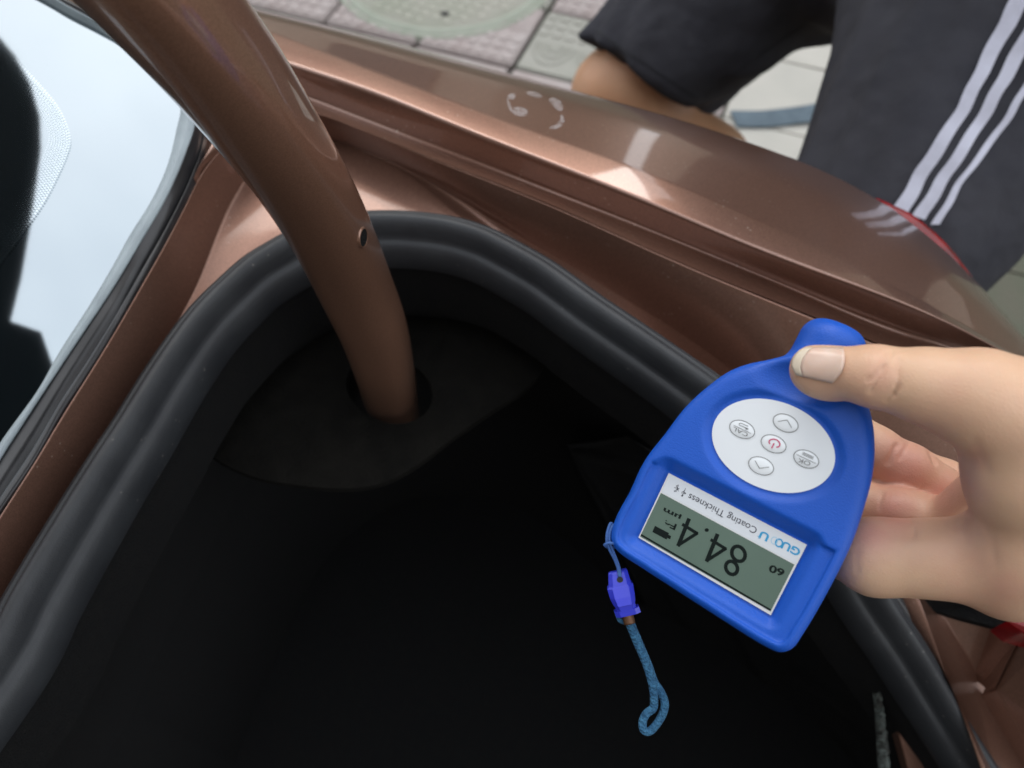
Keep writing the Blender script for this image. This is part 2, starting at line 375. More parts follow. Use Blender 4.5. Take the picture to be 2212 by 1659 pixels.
v, f = merge(parts); st = mesh('stud_pattern', v, f, M['iron'], cov, smooth=False); st['kind'] = 'stuff'
mesh('lifting_hole', [(.12 + .014 * math.cos(a), -.19 + .011 * math.sin(a), .0100) for a in np.linspace(0, 2 * math.pi, 14)[:-1]], [tuple(range(13))], M['black'], cov)
# strap lying on the pale slabs
pl = [PZ(1585, 257, .006), PZ(1650, 257, .006), PZ(1700, 252, .007), PZ(1745, 246, .010), PZ(1775, 240, .006)]
pl = spline(pl, 24); wd = nz(np.cross(pl[-1] - pl[0], (0, 0, 1)))
V = []
for p in pl:
    for s, zz in ((-1, -.003), (-1, .003), (1, .003), (1, -.003)): V.append(p + wd * s * .030 + np.array([0, 0, zz]))
o = mesh('webbing_strap', V, grid_faces(24, 4, True) + [(0, 1, 2, 3), (95, 94, 93, 92)], M['webbing'], smooth=False)
o['label'] = 'flat blue grey strap lying on the pale slabs between the legs'; o['category'] = 'strap'

# ------------------------------------------------------------------ THE CAR
car = thing('parked_car', 'brown metallic car seen from above with its boot open', 'car', (-.3, -.25, 0))
CI = car.matrix_world.inverted()
def cp(o): o.parent = car; o.matrix_parent_inverse = CI; return o
def rail(*pts): return [PZ(*p) for p in pts]
def ext(r, d0=None, d1=None):
    r = list(r)
    if d0: r = [r[0] + nz(r[0] - r[1]) * d0] + r
    if d1: r = r + [r[-1] + nz(r[-1] - r[-2]) * d1]
    return r
# seal path = outer edge of the weather strip
SEAL = [(-60, 1400, .97), (0, 1290, .97), (50, 1205, .97), (107, 1112, .97), (170, 1012, .97), (235, 914, .97), (316, 786, .97), (403, 668, .97), (470, 601, .97), (524, 554, .97), (578, 521, .97), (622, 497, .97), (700, 467, .97), (760, 457, .97), (807, 454, .97), (860, 454, .97), (928, 459, .97), (995, 470, .97), (1062, 491, .97), (1115, 517, .97), (1200, 565, .97), (1300, 636, .97), (1440, 730, .97), (1560, 815, .968), (1650, 890, .955), (1750, 1000, .93), (1850, 1140, .89), (1933, 1284, .855), (1998, 1383, .83), (2071, 1503, .80), (2170, 1659, .77), (2270, 1815, .74)]
sp = [PZ(*p) for p in SEAL]
sp = [np.array([-.20, -.55, .968]), np.array([-.218, -.25, .97])] + sp + [np.array([.36, .13, .70]), np.array([.40, .02, .68]), np.array([.41, -.3, .68])]
SP = spline(sp, 300)
T = np.gradient(SP, axis=0); T /= np.linalg.norm(T, axis=1, keepdims=True)
INW = np.cross(np.array([0, 0, 1.]), T); INW = -INW; INW /= np.linalg.norm(INW, axis=1, keepdims=True)   # towards the boot
if (np.array([0, 0, .97]) - SP[100])[:2] @ INW[100][:2] < 0: INW = -INW
UPV = np.cross(T, INW); UPV *= np.sign(UPV[:, 2:3])
def offs(s, h): return SP + INW * s + UPV * h
SW = .76        # width of the strip against the first reading
prof = [(-.001, -.024), (-.001, -.004), (.000, -.001), (.002, .0015), (.0045, .0028), (.0062, .0036), (.0074, .0030), (.0088, .0046), (.0112, .0066), (.0138, .0075), (.0166, .0070), (.0192, .0050), (.0212, .0022), (.0226, -.0030), (.0234, -.0058), (.0246, -.0066), (.0264, -.0070), (.0284, -.0086), (.0300, -.0116), (.0310, -.0150), (.0314, -.0190), (.0312, -.0225), (.0304, -.0255)]
V = np.stack([offs(s * SW, h) for s, h in prof], 1)
cp(mesh('boot_seal', V.reshape(-1, 3), grid_faces(300, len(prof), flip=True), M['rubber']))
# black base of the strip where it runs down to the rear corner
k0 = 150
ramp = np.clip((np.arange(300) - k0) / 40., 0, 1)[:, None]
ramp2 = np.clip((np.arange(300) - 185) / 25., 0, 1)[:, None]
bf = [offs(.003, -.006), SP + INW * (-.004 * ramp) - UPV * .0030, SP - INW * (.012 * ramp + .011 * ramp2) - UPV * .0026, SP - INW * (.0145 * ramp + .011 * ramp2) - UPV * .016]
cp(loft('seal_base', [r_[k0:292] for r_ in bf], [0, .002, .003, 0], M['gloss'], n=110))
# inner tub, well below the seal
tub = [offs(.0232, -.022), offs(.019, -.036), offs(.020, -.07), offs(-.01, -.12), offs(-.03, -.22)]
low = SP.copy(); low = SP - INW * .05; low[:, 2] = .46
tub.append(low)
V = np.stack(tub, 1)
cp(mesh('boot_lining', V.reshape(-1, 3), grid_faces(300, len(tub), flip=True), M['carpet']))
fv = [(-.45, -.8, .461), (.52, -.8, .461), (.52, .42, .461), (-.45, .42, .461)]
cp(mesh('boot_floor', fv, [(0, 1, 2, 3)], M['carpet'], smooth=False))
# hinge cover ledge with the arm's hole
HZ = .872
led = [PZ(u, v, HZ) for u, v in ((400, 880), (450, 980), (540, 1030), (634, 1050), (747, 1059), (823, 1048), (899, 1010), (974, 953), (1050, 900), (1150, 830), (1200, 740), (1120, 640), (980, 560), (840, 530), (680, 560), (540, 660), (430, 780))]
hol = [PZ(842 + 93 * math.cos(a), 846 + 72 * math.sin(a) + 14 * math.cos(a), HZ) for a in np.linspace(0, 2 * math.pi, 40)[:-1]]
led = list(spline(led, 90, True))
pts2 = [Vector((p[0], p[1])) for p in led + hol]
n1, n2 = len(led), len(hol)
r = mgeo.delaunay_2d_cdt(pts2, [(i, (i + 1) % n1) for i in range(n1)] + [(n1 + i, n1 + (i + 1) % n2) for i in range(n2)], [], 0, 1e-6)
hc = np.array([p[:2] for p in hol]); hcen = hc.mean(0)
def inpoly(x, y, poly):
    c = False
    for i in range(len(poly)):
        (x1, y1), (x2, y2) = poly[i], poly[i - 1]
        if (y1 > y) != (y2 > y) and x < (x2 - x1) * (y - y1) / (y2 - y1) + x1: c = not c
    return c
lv = [(p.x, p.y, HZ) for p in r[0]]; l2 = [p[:2] for p in led]; h2 = [tuple(p[:2]) for p in hol]
lf = [tuple(t) for t in r[2] if (lambda q: inpoly(q[0], q[1], l2) and not inpoly(q[0], q[1], h2))(np.mean([lv[i][:2] for i in t], 0))]
cov_o = cp(mesh('hinge_cover', lv, lf, M['fibre'], smooth=False))
sm = cov_o.modifiers.new('thickness', 'SOLIDIFY'); sm.thickness = .005; sm.offset = 0
# drip channel and its inner wall, running from the window side round the corner and down to the rear
S0 = offs(.012, -.022); S1 = offs(.0015, -.0185)
S0r, S1r = S0[20:], S1[20:]
A = rail((-60, 1420, 0.956), (0, 1308, 0.956), (107, 1128, 0.956), (235, 930, 0.956), (316, 800, 0.956), (387, 690, 0.9535), (423, 625, 0.954), (452, 550, 0.956), (464, 516, 0.957), (482, 470, 0.9575), (505, 425, 0.9575), (533, 382, 0.9575), (580, 325, 0.957), (645, 291, 0.957), (719, 299, 0.957), (800, 329, 0.957), (893, 370, 0.9565), (980, 419, 0.9555), (1061, 470, 0.954), (1179, 548, 0.952), (1345, 635, 0.937), (1526, 753, 0.932), (1640, 840, 0.922), (1760, 940, 0.915), (1880, 1080, 0.88), (1980, 1230, 0.845), (2060, 1370, 0.815), (2130, 1490, 0.79), (2250, 1680, 0.755))
A = [A[0] + np.array([.02, -.3, 0])] + A
B = rail((-60, 1205, 0.9860), (0, 1108, 0.9860), (73, 1000, 0.9870), (133, 895, 0.9880), (194, 802, 0.9890), (250, 710, 0.9900), (315, 597, 0.9910), (359, 520, 0.9910), (403, 435, 0.9910), (421, 397, 0.9910), (436, 362, 0.9910), (480, 318, 0.9910), (545, 262, 0.9880), (600, 236, 0.9860), (665, 236, 0.9843), (780, 279, 0.9865), (893, 328, 0.9860), (1000, 368, 0.9860), (1095, 403, 0.9860), (1209, 446, 0.9850), (1290, 488, 0.9840), (1526, 593, 0.9810), (1685, 655, 0.9770), (1794, 698, 0.9710), (1950, 765, 0.9590), (2090, 830, 0.9440), (2230, 900, 0.9290), (2400, 1000, 0.9090))
B = [B[0] + np.array([.02, -.3, 0])] + B
S0r = [PZ(*p) for p in []] or S0r
def fair_ab(r, k):
    P = spline(r, 150)
    for it in range(40):
        Q_ = P.copy(); Q_[1:-1] = .25 * P[:-2] + .5 * P[1:-1] + .25 * P[2:]
        w = np.clip((np.arange(150) - k) / 12., .12, 1)[:, None]; P = P + (Q_ - P) * w
    return P
A, B = fair_ab(A, 75), fair_ab(B, 80)
S1c = spline(S1[8:285], 150); Fl = [S1c * (1 - t) + A * t for t in (.25, .5, .75)]
cp(loft('drip_channel', [S0[8:285], S1c, *Fl, A, *[A * (1 - t) + B * t for t in (.33, .66)], B, [b + np.array([0, 0, -.012]) + (.006 * nz([b[0] + .1, b[1] - .1, 0])) for b in B]], [0, .002, 0, 0, 0, .003, 0, 0, .0028, 0], M['inner'], n=260))
# rear quarter panel
def fair(r, n=70, it=30):
    P = spline(r, n)
    for _ in range(it): P[1:-1] = .25 * P[:-2] + .5 * P[1:-1] + .25 * P[2:]
    return P
Bq = rail((470, 175, 0.9840), (560, 205, 0.9840), (665, 236, 0.9830), (780, 279, 0.9810), (893, 328, 0.9800), (1000, 368, 0.9800), (1095, 403, 0.9800), (1209, 446, 0.9790), (1290, 488, 0.9780), (1526, 593, 0.9750), (1685, 655, 0.9710), (1794, 698, 0.9650), (1950, 765, 0.9530), (2090, 830, 0.9380), (2230, 900, 0.9230))
Cq = rail((470, 140, 0.9770), (560, 176, 0.9770), (658, 217, 0.9770), (780, 262, 0.9760), (893, 308, 0.9750), (1000, 347, 0.9750), (1095, 383, 0.9750), (1209, 429, 0.9750), (1422, 511, 0.9730), (1549, 566, 0.9710), (1776, 656, 0.9610), (1865, 706, 0.9510), (1972, 737, 0.9450), (2090, 760, 0.9390), (2230, 830, 0.9190))
C2 = rail((470, 132, 0.9770), (560, 168, 0.9770), (658, 208, 0.9770), (780, 253, 0.9760), (893, 299, 0.9750), (1000, 338, 0.9750), (1095, 374, 0.9750), (1209, 420, 0.9750), (1422, 502, 0.9730), (1549, 557, 0.9710), (1776, 646, 0.9610), (1865, 694, 0.9520), (1972, 728, 0.9470), (2090, 752, 0.9410), (2230, 815, 0.9190))
Dq = rail((430, 70, 0.9950), (520, 103, 0.9950), (608, 134, 0.9950), (793, 190, 0.9950), (880, 226, 0.9950), (994, 278, 0.9950), (1100, 318, 0.9950), (1209, 360, 0.9950), (1406, 438, 0.9950), (1617, 533, 0.9930), (1776, 592, 0.9890), (1926, 640, 0.9830), (2053, 694, 0.9740), (2160, 753, 0.9620), (2260, 815, 0.9490))
Eq = rail((400, 5, 0.9935), (470, 28, 0.9935), (557, 57, 0.9935), (772, 141, 0.9945), (880, 180, 0.9945), (988, 222, 0.9945), (1095, 265, 0.9945), (1282, 329, 0.9945), (1376, 358, 0.9945), (1481, 408, 0.9935), (1640, 476, 0.9905), (1798, 553, 0.9845), (1865, 578, 0.9805), (1972, 633, 0.9745), (2053, 684, 0.9675), (2157, 748, 0.9570), (2260, 808, 0.9445))
Fq = rail((400, -22, 0.9540), (480, 2, 0.9540), (557, 25, 0.9540), (759, 64, 0.9550), (961, 118, 0.9560), (1129, 161, 0.9560), (1282, 202, 0.9560), (1404, 231, 0.9560), (1535, 272, 0.9530), (1753, 345, 0.9440), (1880, 399, 0.9360), (1925, 428, 0.9330), (1996, 485, 0.9270), (2026, 512, 0.9240), (2082, 559, 0.9180), (2120, 603, 0.9130), (2168, 657, 0.9070), (2212, 722, 0.9010), (2270, 800, 0.8940))
Gq = [p + np.array([0, .012, -.11]) for p in Fq]; Hq = [p + np.array([0, -.01, -.45]) for p in Fq]
Q = [ext(fair(q), .6, .12) for q in (Bq, Cq, C2, Dq, Eq, Fq, Gq, Hq)]
# the flank between shoulder and widest line is crowned
mid = [ .5 * (a + b) + np.array([0, .002, .0045]) for a, b in zip(spline(Q[4], 60), spline(Q[5], 60))]
cp(loft('quarter_panel', [Q[0], Q[1], Q[2], Q[3], Q[4], mid, Q[5], Q[6], Q[7]], [0, .0015, .0015, .0028, .002, .02, .012, .03, 0], M['paint'], n=260))
qpo = [o for o in car.children if o.name == 'quarter_panel'][0]
qb = BVHTree.FromPolygons([v_.co.copy() for v_ in qpo.data.vertices], [list(p.vertices) for p in qpo.data.polygons])
def flank_mark_mat(m, N, L, b, t):
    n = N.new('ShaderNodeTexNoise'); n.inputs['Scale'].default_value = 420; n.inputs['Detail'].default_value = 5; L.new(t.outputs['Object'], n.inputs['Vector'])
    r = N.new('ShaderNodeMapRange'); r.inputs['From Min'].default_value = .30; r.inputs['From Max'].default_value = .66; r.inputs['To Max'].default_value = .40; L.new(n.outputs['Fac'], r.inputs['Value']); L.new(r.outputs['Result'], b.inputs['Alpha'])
M['flank_mark'] = mat('pale_mark_coat', (.62, .58, .58), .6, extra=flank_mark_mat)
def flank_mark(pts, w):  # faint, partly see-through pale marks laid on the flank
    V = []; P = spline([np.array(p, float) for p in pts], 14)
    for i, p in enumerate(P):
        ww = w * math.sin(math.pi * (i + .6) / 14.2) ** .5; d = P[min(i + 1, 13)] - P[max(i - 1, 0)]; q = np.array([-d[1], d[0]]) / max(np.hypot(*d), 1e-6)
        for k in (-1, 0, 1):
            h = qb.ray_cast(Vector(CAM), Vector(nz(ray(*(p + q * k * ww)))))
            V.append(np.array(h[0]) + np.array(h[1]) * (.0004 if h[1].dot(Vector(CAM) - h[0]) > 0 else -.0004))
    o = mesh('pale_mark', V, grid_faces(14, 3), M['flank_mark']); o.parent = qpo; o.matrix_parent_inverse = qpo.matrix_world.inverted()
bpy.context.view_layer.update()
for pts, w in (([(1099, 205), (1104, 211), (1112, 203)], 6), ([(1138, 201), (1152, 204), (1170, 210)], 5), ([(1187, 215), (1203, 226), (1212, 240)], 9), ([(1108, 238), (1124, 243), (1140, 244)], 10), ([(1213, 248), (1214, 262), (1203, 274), (1188, 277)], 5), ([(1096, 214), (1100, 230), (1112, 250)], 3)): flank_mark(pts, w)
# tail lamp showing past the silhouette
tl = rail((1905, 424, 0.9240), (1935, 438, 0.9230), (1975, 459, 0.9210), (2010, 486, 0.9180), (2045, 518, 0.9140), (2075, 550, 0.9100), (2098, 580, 0.9060), (2130, 620, 0.8990))
tl2 = []
bul = [0, .3, .75, 1.0, .9, .4, 0, -.5]
nrm2 = nz([.55, .83, 0])
cp(loft('tail_lamp', [[p - nrm2 * .02 + np.array([0, 0, .0]) for p in tl], [p + nrm2 * (.0012 * b - .001) + np.array([0, 0, .0006]) for p, b in zip(tl, bul)], [p + nrm2 * (.0034 * b - .001) + np.array([0, 0, -.02]) for p, b in zip(tl, bul)], [p + nrm2 * (.003 * b) + np.array([0, 0, -.10]) for p, b in zip(tl, bul)]], [0, .006, .01, 0], M['red_lens'], n=50))
# rear window
WS = RAD(25); WN = np.array([math.sin(WS), 0, math.cos(WS)]); WP = np.array([-.339, .199, 1.0])
def PG(u, v, h=0): return PP(u, v, WP + WN * h, WN)
w0 = [(-60, 1060), (0, 956), (81, 843), (129, 758), (194, 657), (242, 576), (282, 504), (323, 439), (350, 385), (368, 335), (382, 275), (390, 235), (384, 200), (345, 154), (302, 116), (262, 91), (202, 58), (141, 26), (97, 0), (30, -36), (-80, -85)]
w1 = [(-60, 1095), (0, 992), (52, 911), (121, 806), (177, 722), (242, 625), (298, 532), (355, 435), (382, 378), (403, 325), (420, 275), (424, 235), (412, 195), (368, 150), (318, 108), (270, 78), (212, 46), (150, 14), (122, -3), (45, -44), (-60, -95)]
w2 = [(-60, 1200, .982), (0, 1104, .983), (73, 995, .985), (133, 889, .987), (194, 796, .988), (250, 704, .990), (315, 590, .991), (359, 513, .991), (403, 428, .991), (420, 390, .992), (436, 352, .992), (446, 300, .994), (452, 255, .998), (440, 205, 1.002), (400, 160, 1.008), (345, 112, 1.013), (290, 75, 1.017), (248, 50, 1.02), (190, 20, 1.025), (149, -1, 1.028), (70, -50, 1.035)]
G0 = [PG(*p, .000) for p in w0]; G1 = [PG(*p, .0035) for p in w1]; G2 = [PZ(*p) for p in w2]
gl = list(spline(G0, 90))
poly = gl + [np.array([-1.0, .12, 0]), np.array([-1.0, -.62, 0]), np.array([-.25, -.62, 0])]
for p in poly: p[2] = WP[2] - (p[0] - WP[0]) * WN[0] / WN[2]
win = cp(mesh('rear_window', [p - WN * .001 for p in poly], [tuple(range(len(poly)))], M['film'], smooth=False))
GM = [.5 * (a + b) + WN * .003 for a, b in zip(G0, G1)]
cp(loft('glass_edge_moulding', [[p - WN * .004 for p in G0], G0, GM, G1, [p - WN * .006 for p in G1]], [0, .0008, .003, .0008, 0], M['mould'], n=160))
R1 = [.66 * a + .34 * b - np.array([0, 0, .002]) for a, b in zip(G1, G2)]; R2 = [.4 * a + .6 * b - np.array([0, 0, .006]) for a, b in zip(G1, G2)]; R3 = [.25 * a + .75 * b + np.array([0, 0, .001]) for a, b in zip(G1, G2)]
cp(loft('window_rubber', [[p - WN * .001 for p in G1], R1, R2, R3, G2, [p - np.array([0, 0, .01]) for p in G2]], [0, .002, .002, .003, .002, 0], M['gloss'], n=160))
# painted deck in the corner between window and channel
DA = [PZ(*p) - np.array([0, 0, .001]) for p in w2[9:]]
DB = rail((424, 395, .9905), (438, 362, .9905), (480, 318, .9905), (530, 272, .990), (585, 242, .988), (560, 205, .985), (540, 165, .985), (530, 125, .986), (480, 85, .99), (400, 30, .995), (300, -20, 1.0), (200, -60, 1.0))
cp(loft('rear_deck', [DA, [.5 * (a + b) + np.array([0, 0, .004]) for a, b in zip(spline(DA, 30), spline(DB, 30))], DB, [p - np.array([0, 0, .02]) for p in DB]], [0, .02, .003, 0], M['paint'], n=90))
# spot-welded seam in the channel corner and one on the deck wall
def strip(name, px, w, m, lift=.0008, z=None):
    P = spline([PZ(*p) for p in px], 24); k = nz(P[-1] - P[0]); s = nz(np.cross(k, (0, 0, 1)))
    return cp(mesh(name, [p + s * w * q + np.array([0, 0, lift + (0 if abs(q) > .6 else .0006)]) for p in P for q in (-1, -.5, .5, 1)], grid_faces(24, 4), m))
strip('sealed_seam', [(462, 522, .9520), (480, 531, .9516), (505, 546, .9516), (530, 562, .952)], .0010, M['seamd'])
# frit dots along the curved inner edge of the printed band
fr = [(-25, 70), (10, 110), (48, 150), (85, 190), (118, 230), (140, 275), (146, 305), (138, 335), (118, 380), (92, 430), (62, 475), (30, 520), (0, 560), (-30, 600)]
FR = spline([PG(*p) for p in fr], 96); parts = []
ft = np.gradient(FR, axis=0); ft /= np.linalg.norm(ft, axis=1, keepdims=True); fn = np.cross(WN, ft)
if (FR[60] + fn[60] * .01 - CAM) @ CR > (FR[60] - CAM) @ CR: fn = -fn
for row in range(9):
    for i in range(96):
        p = FR[i] + fn[i] * (row * .00118 - .001) + ft[i] * (.00068 * (row % 2)) + WN * .0006
        rr = .00052 * (1 - .072 * row)
        a1 = ft[i]; b1 = fn[i]
        parts.append(([p + rr * (a1 * math.cos(t) + b1 * math.sin(t)) for t in np.linspace(0, 2 * math.pi, 7)[:-1]], [(0, 1, 2, 3, 4, 5)]))
v, f = merge(parts); o = mesh('frit_dots', v, f, M['dot'], smooth=False); o['kind'] = 'stuff'; cp(o)
# gooseneck arm
arm = [(856, 912, .640), (852, 892, .590), (842, 852, .518), (829, 792, .466), (806, 710, .430), (768, 620, .399), (735, 545, .374), (690, 455, .346), (640, 370, .323), (575, 275, .302), (500, 170, .285), (430, 82, .274), (352, -12, .265), (270, -105, .258), (180, -200, .254)]
wpx = [100, 106, 118, 128, 143, 155, 163, 172, 182, 196, 212, 222, 233, 240, 246]
ap = [PD(*a) for a in arm]; ar = [w / 2 / F * a[2] for w, a in zip(wpx, arm)]
APR = spline([list(p) + [r] for p, r in zip(ap, ar)], 110)
V, f = tube(APR[:, :3], APR[:, 3] * .97, 40, squash=1.0, up=(1, .35, .1), shape=2.5)
armo = cp(mesh('hinge_arm', V, f, M['arm']))
bv = BVHTree.FromPolygons([Vector(p) for p in V], f)
def cast(b, u, v):
    h = b.ray_cast(Vector(CAM), Vector(nz(ray(u, v)))); return (np.array(h[0]), np.array(h[1])) if h[0] else (None, None)
hp, hn = cast(bv, 783, 513)
if hp is not None:
    t1 = nz(APR[64, :3] - APR[54, :3]); t1 = nz(t1 - hn * (t1 @ hn)); t2 = np.cross(hn, t1)
    k = 28; V = []
    for rr, hh in ((.0054, -.0006), (.0050, .0006), (.0045, .0008), (.0042, .0002)):
        V += [hp + hn * hh + rr * (t1 * math.cos(a) + t2 * .8 * math.sin(a)) for a in np.linspace(0, 2 * math.pi, k + 1)[:-1]]
    o = mesh('hole_lip', V, grid_faces(4, k, True), M['arm'], armo)
    o = mesh('bolt_hole', [hp + hn * .00055 + .0044 * (t1 * math.cos(a) + t2 * .8 * math.sin(a)) for a in np.linspace(0, 2 * math.pi, k + 1)[:-1]], [tuple(range(k))], M['carpet'], armo)
# boot lid, standing open over the window (its edge shows only mirrored in the glass)
LP, LN = np.array([-.25, 0, 1.225]), nz([-.80, 0, -.60]); LX = nz([-.60, 0, .80])
def refl(u, v):
    P = PG(u, v); k = nz(P - CAM); r = k - 2 * (k @ WN) * WN
    return P + r * (((LP - P) @ LN) / (r @ LN))
le = [refl(*p) for p in ((150, 900), (118, 800), (88, 715), (22, 692), (45, 600), (66, 480), (78, 400), (88, 320), (86, 250), (66, 180), (32, 118), (0, 80), (-60, 25))]
le2 = [(p - LP) @ LX for p in le]
edge = [p for p in le if True]
top = le[-1] + LX * .25
poly = edge + [np.array([top[0], top[1] - .05, top[2]]), np.array([top[0], -.75, top[2]]), np.array([edge[0][0], -.75, edge[0][2]])]
nP = len(poly)
V = [p for p in poly] + [p - LN * .045 - np.array([0, .06, 0]) for p in poly]
f = [tuple(range(nP)), tuple(range(2 * nP - 1, nP - 1, -1))] + [(i, i + nP, (i + 1) % nP + nP, (i + 1) % nP) for i in range(nP)]
lid = cp(mesh('boot_lid', V, f, M['lid'], smooth=False))
# rear corner: lamp pocket, bumper edge
def slab(name, px, m, th=.02, par=None, dz=0):
    P = [PZ(u, v, z + dz - .007) for u, v, z in px]; n = len(P)
    bm = bmesh.new(); vs_ = [bm.verts.new(p) for p in P]; fa = bm.faces.new(vs_); bm.normal_update()
    if fa.normal.z < 0: fa.normal_flip()
    ex = bmesh.ops.extrude_face_region(bm, geom=[fa]); 
    for e in ex['geom']:
        if isinstance(e, bmesh.types.BMVert): e.co.z -= 0
    for v_ in vs_: v_.co.z -= th
    bmesh.ops.recalc_face_normals(bm, faces=bm.faces[:]); bmesh.ops.bevel(bm, geom=[e for e in bm.edges], offset=.0006, segments=1, affect='EDGES')
    return cp(bm_obj(name, bm, m, None, False))
slab('lamp_pocket', [(2018, 1316, .790), (2205, 1372, .852), (2150, 1488, .822), (2128, 1470, .812), (2066, 1461, .782), (2030, 1400, .782)], M['inner'], .008)
slab('rear_corner_panel', [(2209, 1376, .850), (2330, 1330, .885), (2420, 1700, .835), (2262, 1690, .778), (2154, 1490, .818)], M['inner'], .02)
slab('bumper_sill', [(2062, 1464, .787), (2126, 1472, .792), (2150, 1494, .790), (2270, 1692, .760), (2196, 1692, .757)], M['paint'], .02)
slab('lamp_gasket', [(1950, 1235, .862), (2230, 1290, .868), (2235, 1380, .862), (2080, 1338, .842), (2012, 1318, .838)], M['carpet'], .004)
slab('rear_lamp', [(2176, 1340, .882), (2330, 1322, .886), (2330, 1400, .880), (2207, 1366, .878)], M['red_lens'], .02)
strip('lamp_pocket_lip', [(2016, 1312, .790), (2080, 1331, .811), (2140, 1350, .830), (2202, 1370, .850)], .0014, M['paint'], .004)
# torn board edge and bare metal inside the rear corner
tp = spline([PZ(u, v, z) for u, v, z in ((1890, 1462, .775), (1900, 1510, .765), (1906, 1570, .755), (1912, 1640, .745), (1920, 1720, .735))], 50)
V = []
for i, p in enumerate(tp):
    w = (.0008 + .0020 * min(1, i / 36)) ; j = rng.normal(0, .0006, 3); e = .0006 * math.sin(i * 1.7) + rng.normal(0, .0007)
    V += [p - CR * (w + e), p - CR * w * .4 + [0, 0, .003] + j, p + CR * w * .5 + [0, 0, .0025] - j, p + CR * (w - e * .6), p + CR * w - [0, 0, .006], p - CR * w - [0, 0, .006]]
cp(mesh('torn_board_edge', V, grid_faces(50, 6, True), M['torn'], smooth=False))
slab('rear_inner_panel', [(1920, 1512, .758), (1955, 1530, .758), (2060, 1700, .73), (1972, 1700, .73)], M['paint'], .01)

# ------------------------------------------------------------------ THE PERSON BEYOND THE CAR
person = thing('person', 'person in charcoal shorts with three white side stripes, bending a bare knee', 'person', (.05, .9, 0))
PI_ = person.matrix_world.inverted()
def pp(o): o.parent = person; o.matrix_parent_inverse = PI_; return o
nh, nk = PD(2330, -120, .98), PD(1800, 640, .83)
fhp, fk = PD(1850, -210, 1.17), PD(1335, 205, 1.12)
fc = PD(1700, 500, 1.22)
na, fa_ = nk + np.array([.20, .10, -.42]), np.array([fc[0] + .12, fc[1] + .02, .09])
na[2] = .09
pel = .5 * (nh + fhp) + np.array([.05, 0, .03])
FL = Field((-.75, .45, .0), (.75, 1.75, 1.15), .009)
body = FL.cone(nh, nk, .085, .062)
for a, b, ra, rb in ((nk, na, .058, .042), (fhp, fk, .085, .060), (fk, .5 * (fk + fc), .056, .056), (.5 * (fk + fc), fa_, .056, .042), (nh, fhp, .11, .11)):
    body = smin(body, FL.cone(a, b, ra, rb), .025)
for a in (na, fa_):
    body = smin(body, FL.cone(a + [0, 0, -.045], a + [-.17, .03, -.055], .04, .032), .02)
V, Qd = nets(body, FL.lo, FL.h); bo, _ = bulk_mesh('body', V, Qd, M['leg_skin'], relax=2); pp(bo)
# shorts: two draped legs joined at the hip, cut at the hems
FS = Field((-.62, .50, .30), (.62, 1.55, 1.10), .0065)
wob = .005 * np.sin(FS.x * 42 + FS.z * 30) * np.sin(FS.y * 37 - FS.z * 22) + .003 * np.sin(FS.x * 95 - FS.y * 60 + FS.z * 75)
near = FS.cone(nh, nk, .125, .098); near = smin(near, FS.cone(PD(2110, -160, .99), PD(1955, 480, .85), .112, .092), .035)
fe = PD(1380, 160, 1.12); fb = PD(1860, -250, 1.17)
far = FS.cone(fb, fe + (fe - fb) * .25, .116, .090)
hem_n = np.cross(ray(1276, 92), ray(1490, 232)); hem_n = nz(hem_n * np.sign(hem_n @ (fe - fb))); hem_p = PD(1382, 162, 1.12)
cut = (FS.x - hem_p[0]) * hem_n[0] + (FS.y - hem_p[1]) * hem_n[1] + (FS.z - hem_p[2]) * hem_n[2]
ripple = .0035 * np.sin(((FS.x - hem_p[0]) * .3 + (FS.z - hem_p[2])) * 75 + 2.2 * np.sin(cut * 22))
far = smax(far + ripple * np.clip(1 + cut / .22, 0, 1), cut, .005)
shorts = smin(smin(near, far, .03), FS.cone(nh, fhp, .13, .13), .05) + wob
V, Qd = nets(shorts, FS.lo, FS.h); sh, SV = bulk_mesh('shorts', V, Qd, M['shorts'], relax=2); pp(sh)
sb = BVHTree.FromPolygons([Vector(p) for p in SV], Qd.tolist())
def band(name, b, left, right, n, lift, m, par, across=5, wav=0.):
    L_, R_ = spline(left, n), spline(right, n); V = []; ok = True
    for i in range(n):
        for j in range(across):
            q = L_[i] + (R_[i] - L_[i]) * j / (across - 1); q = q + (wav * np.array([math.sin(i * .9 + 1.0) + .6 * math.sin(i * .37), .4 * math.sin(i * 1.3)])); h, nn = cast(b, *q)
            if h is None: h, nn = (V[-1] if V else PD(*q, .85)), np.array([0, 0, 1.])
            V.append(h + nn * lift)
    o = mesh(name, V, grid_faces(n, across), m, par)
    return o
ST = [([(2200, -40), (2157, 45), (2110, 140), (2066, 227), (2005, 325), (1953, 408), (1925, 455)], [(2245, -40), (2198, 45), (2145, 140), (2098, 227), (2040, 325), (1989, 408), (1955, 470)]),
      ([(2262, -30), (2235, 20), (2180, 120), (2121, 227), (2062, 325), (2007, 408), (1970, 465)], [(2300, -30), (2270, 20), (2215, 122), (2152, 227), (2092, 325), (2039, 408), (1998, 475)]),
      ([(2325, -25), (2300, 20), (2245, 120), (2184, 227), (2120, 320), (2057, 408), (2010, 485)], [(2347, -25), (2320, 20), (2265, 122), (2202, 227), (2138, 320), (2073, 408), (2030, 485)])]
for l, r_ in ST: band('stripe', sb, l, r_, 40, .0015, M['stripe'], sh, wav=1.8)
def seam(px, w, par, b, m, lift=.001): return band('seam', b, px, [(u + w, v + w * .4) for u, v in px], 30, lift, m, par, 3)
M['seam'] = mat('seam_thread', (.015, .016, .02), .9)
seam([(1800, 8), (1720, 62), (1640, 118), (1565, 172), (1520, 208)], 3, sh, sb, M['seam'])
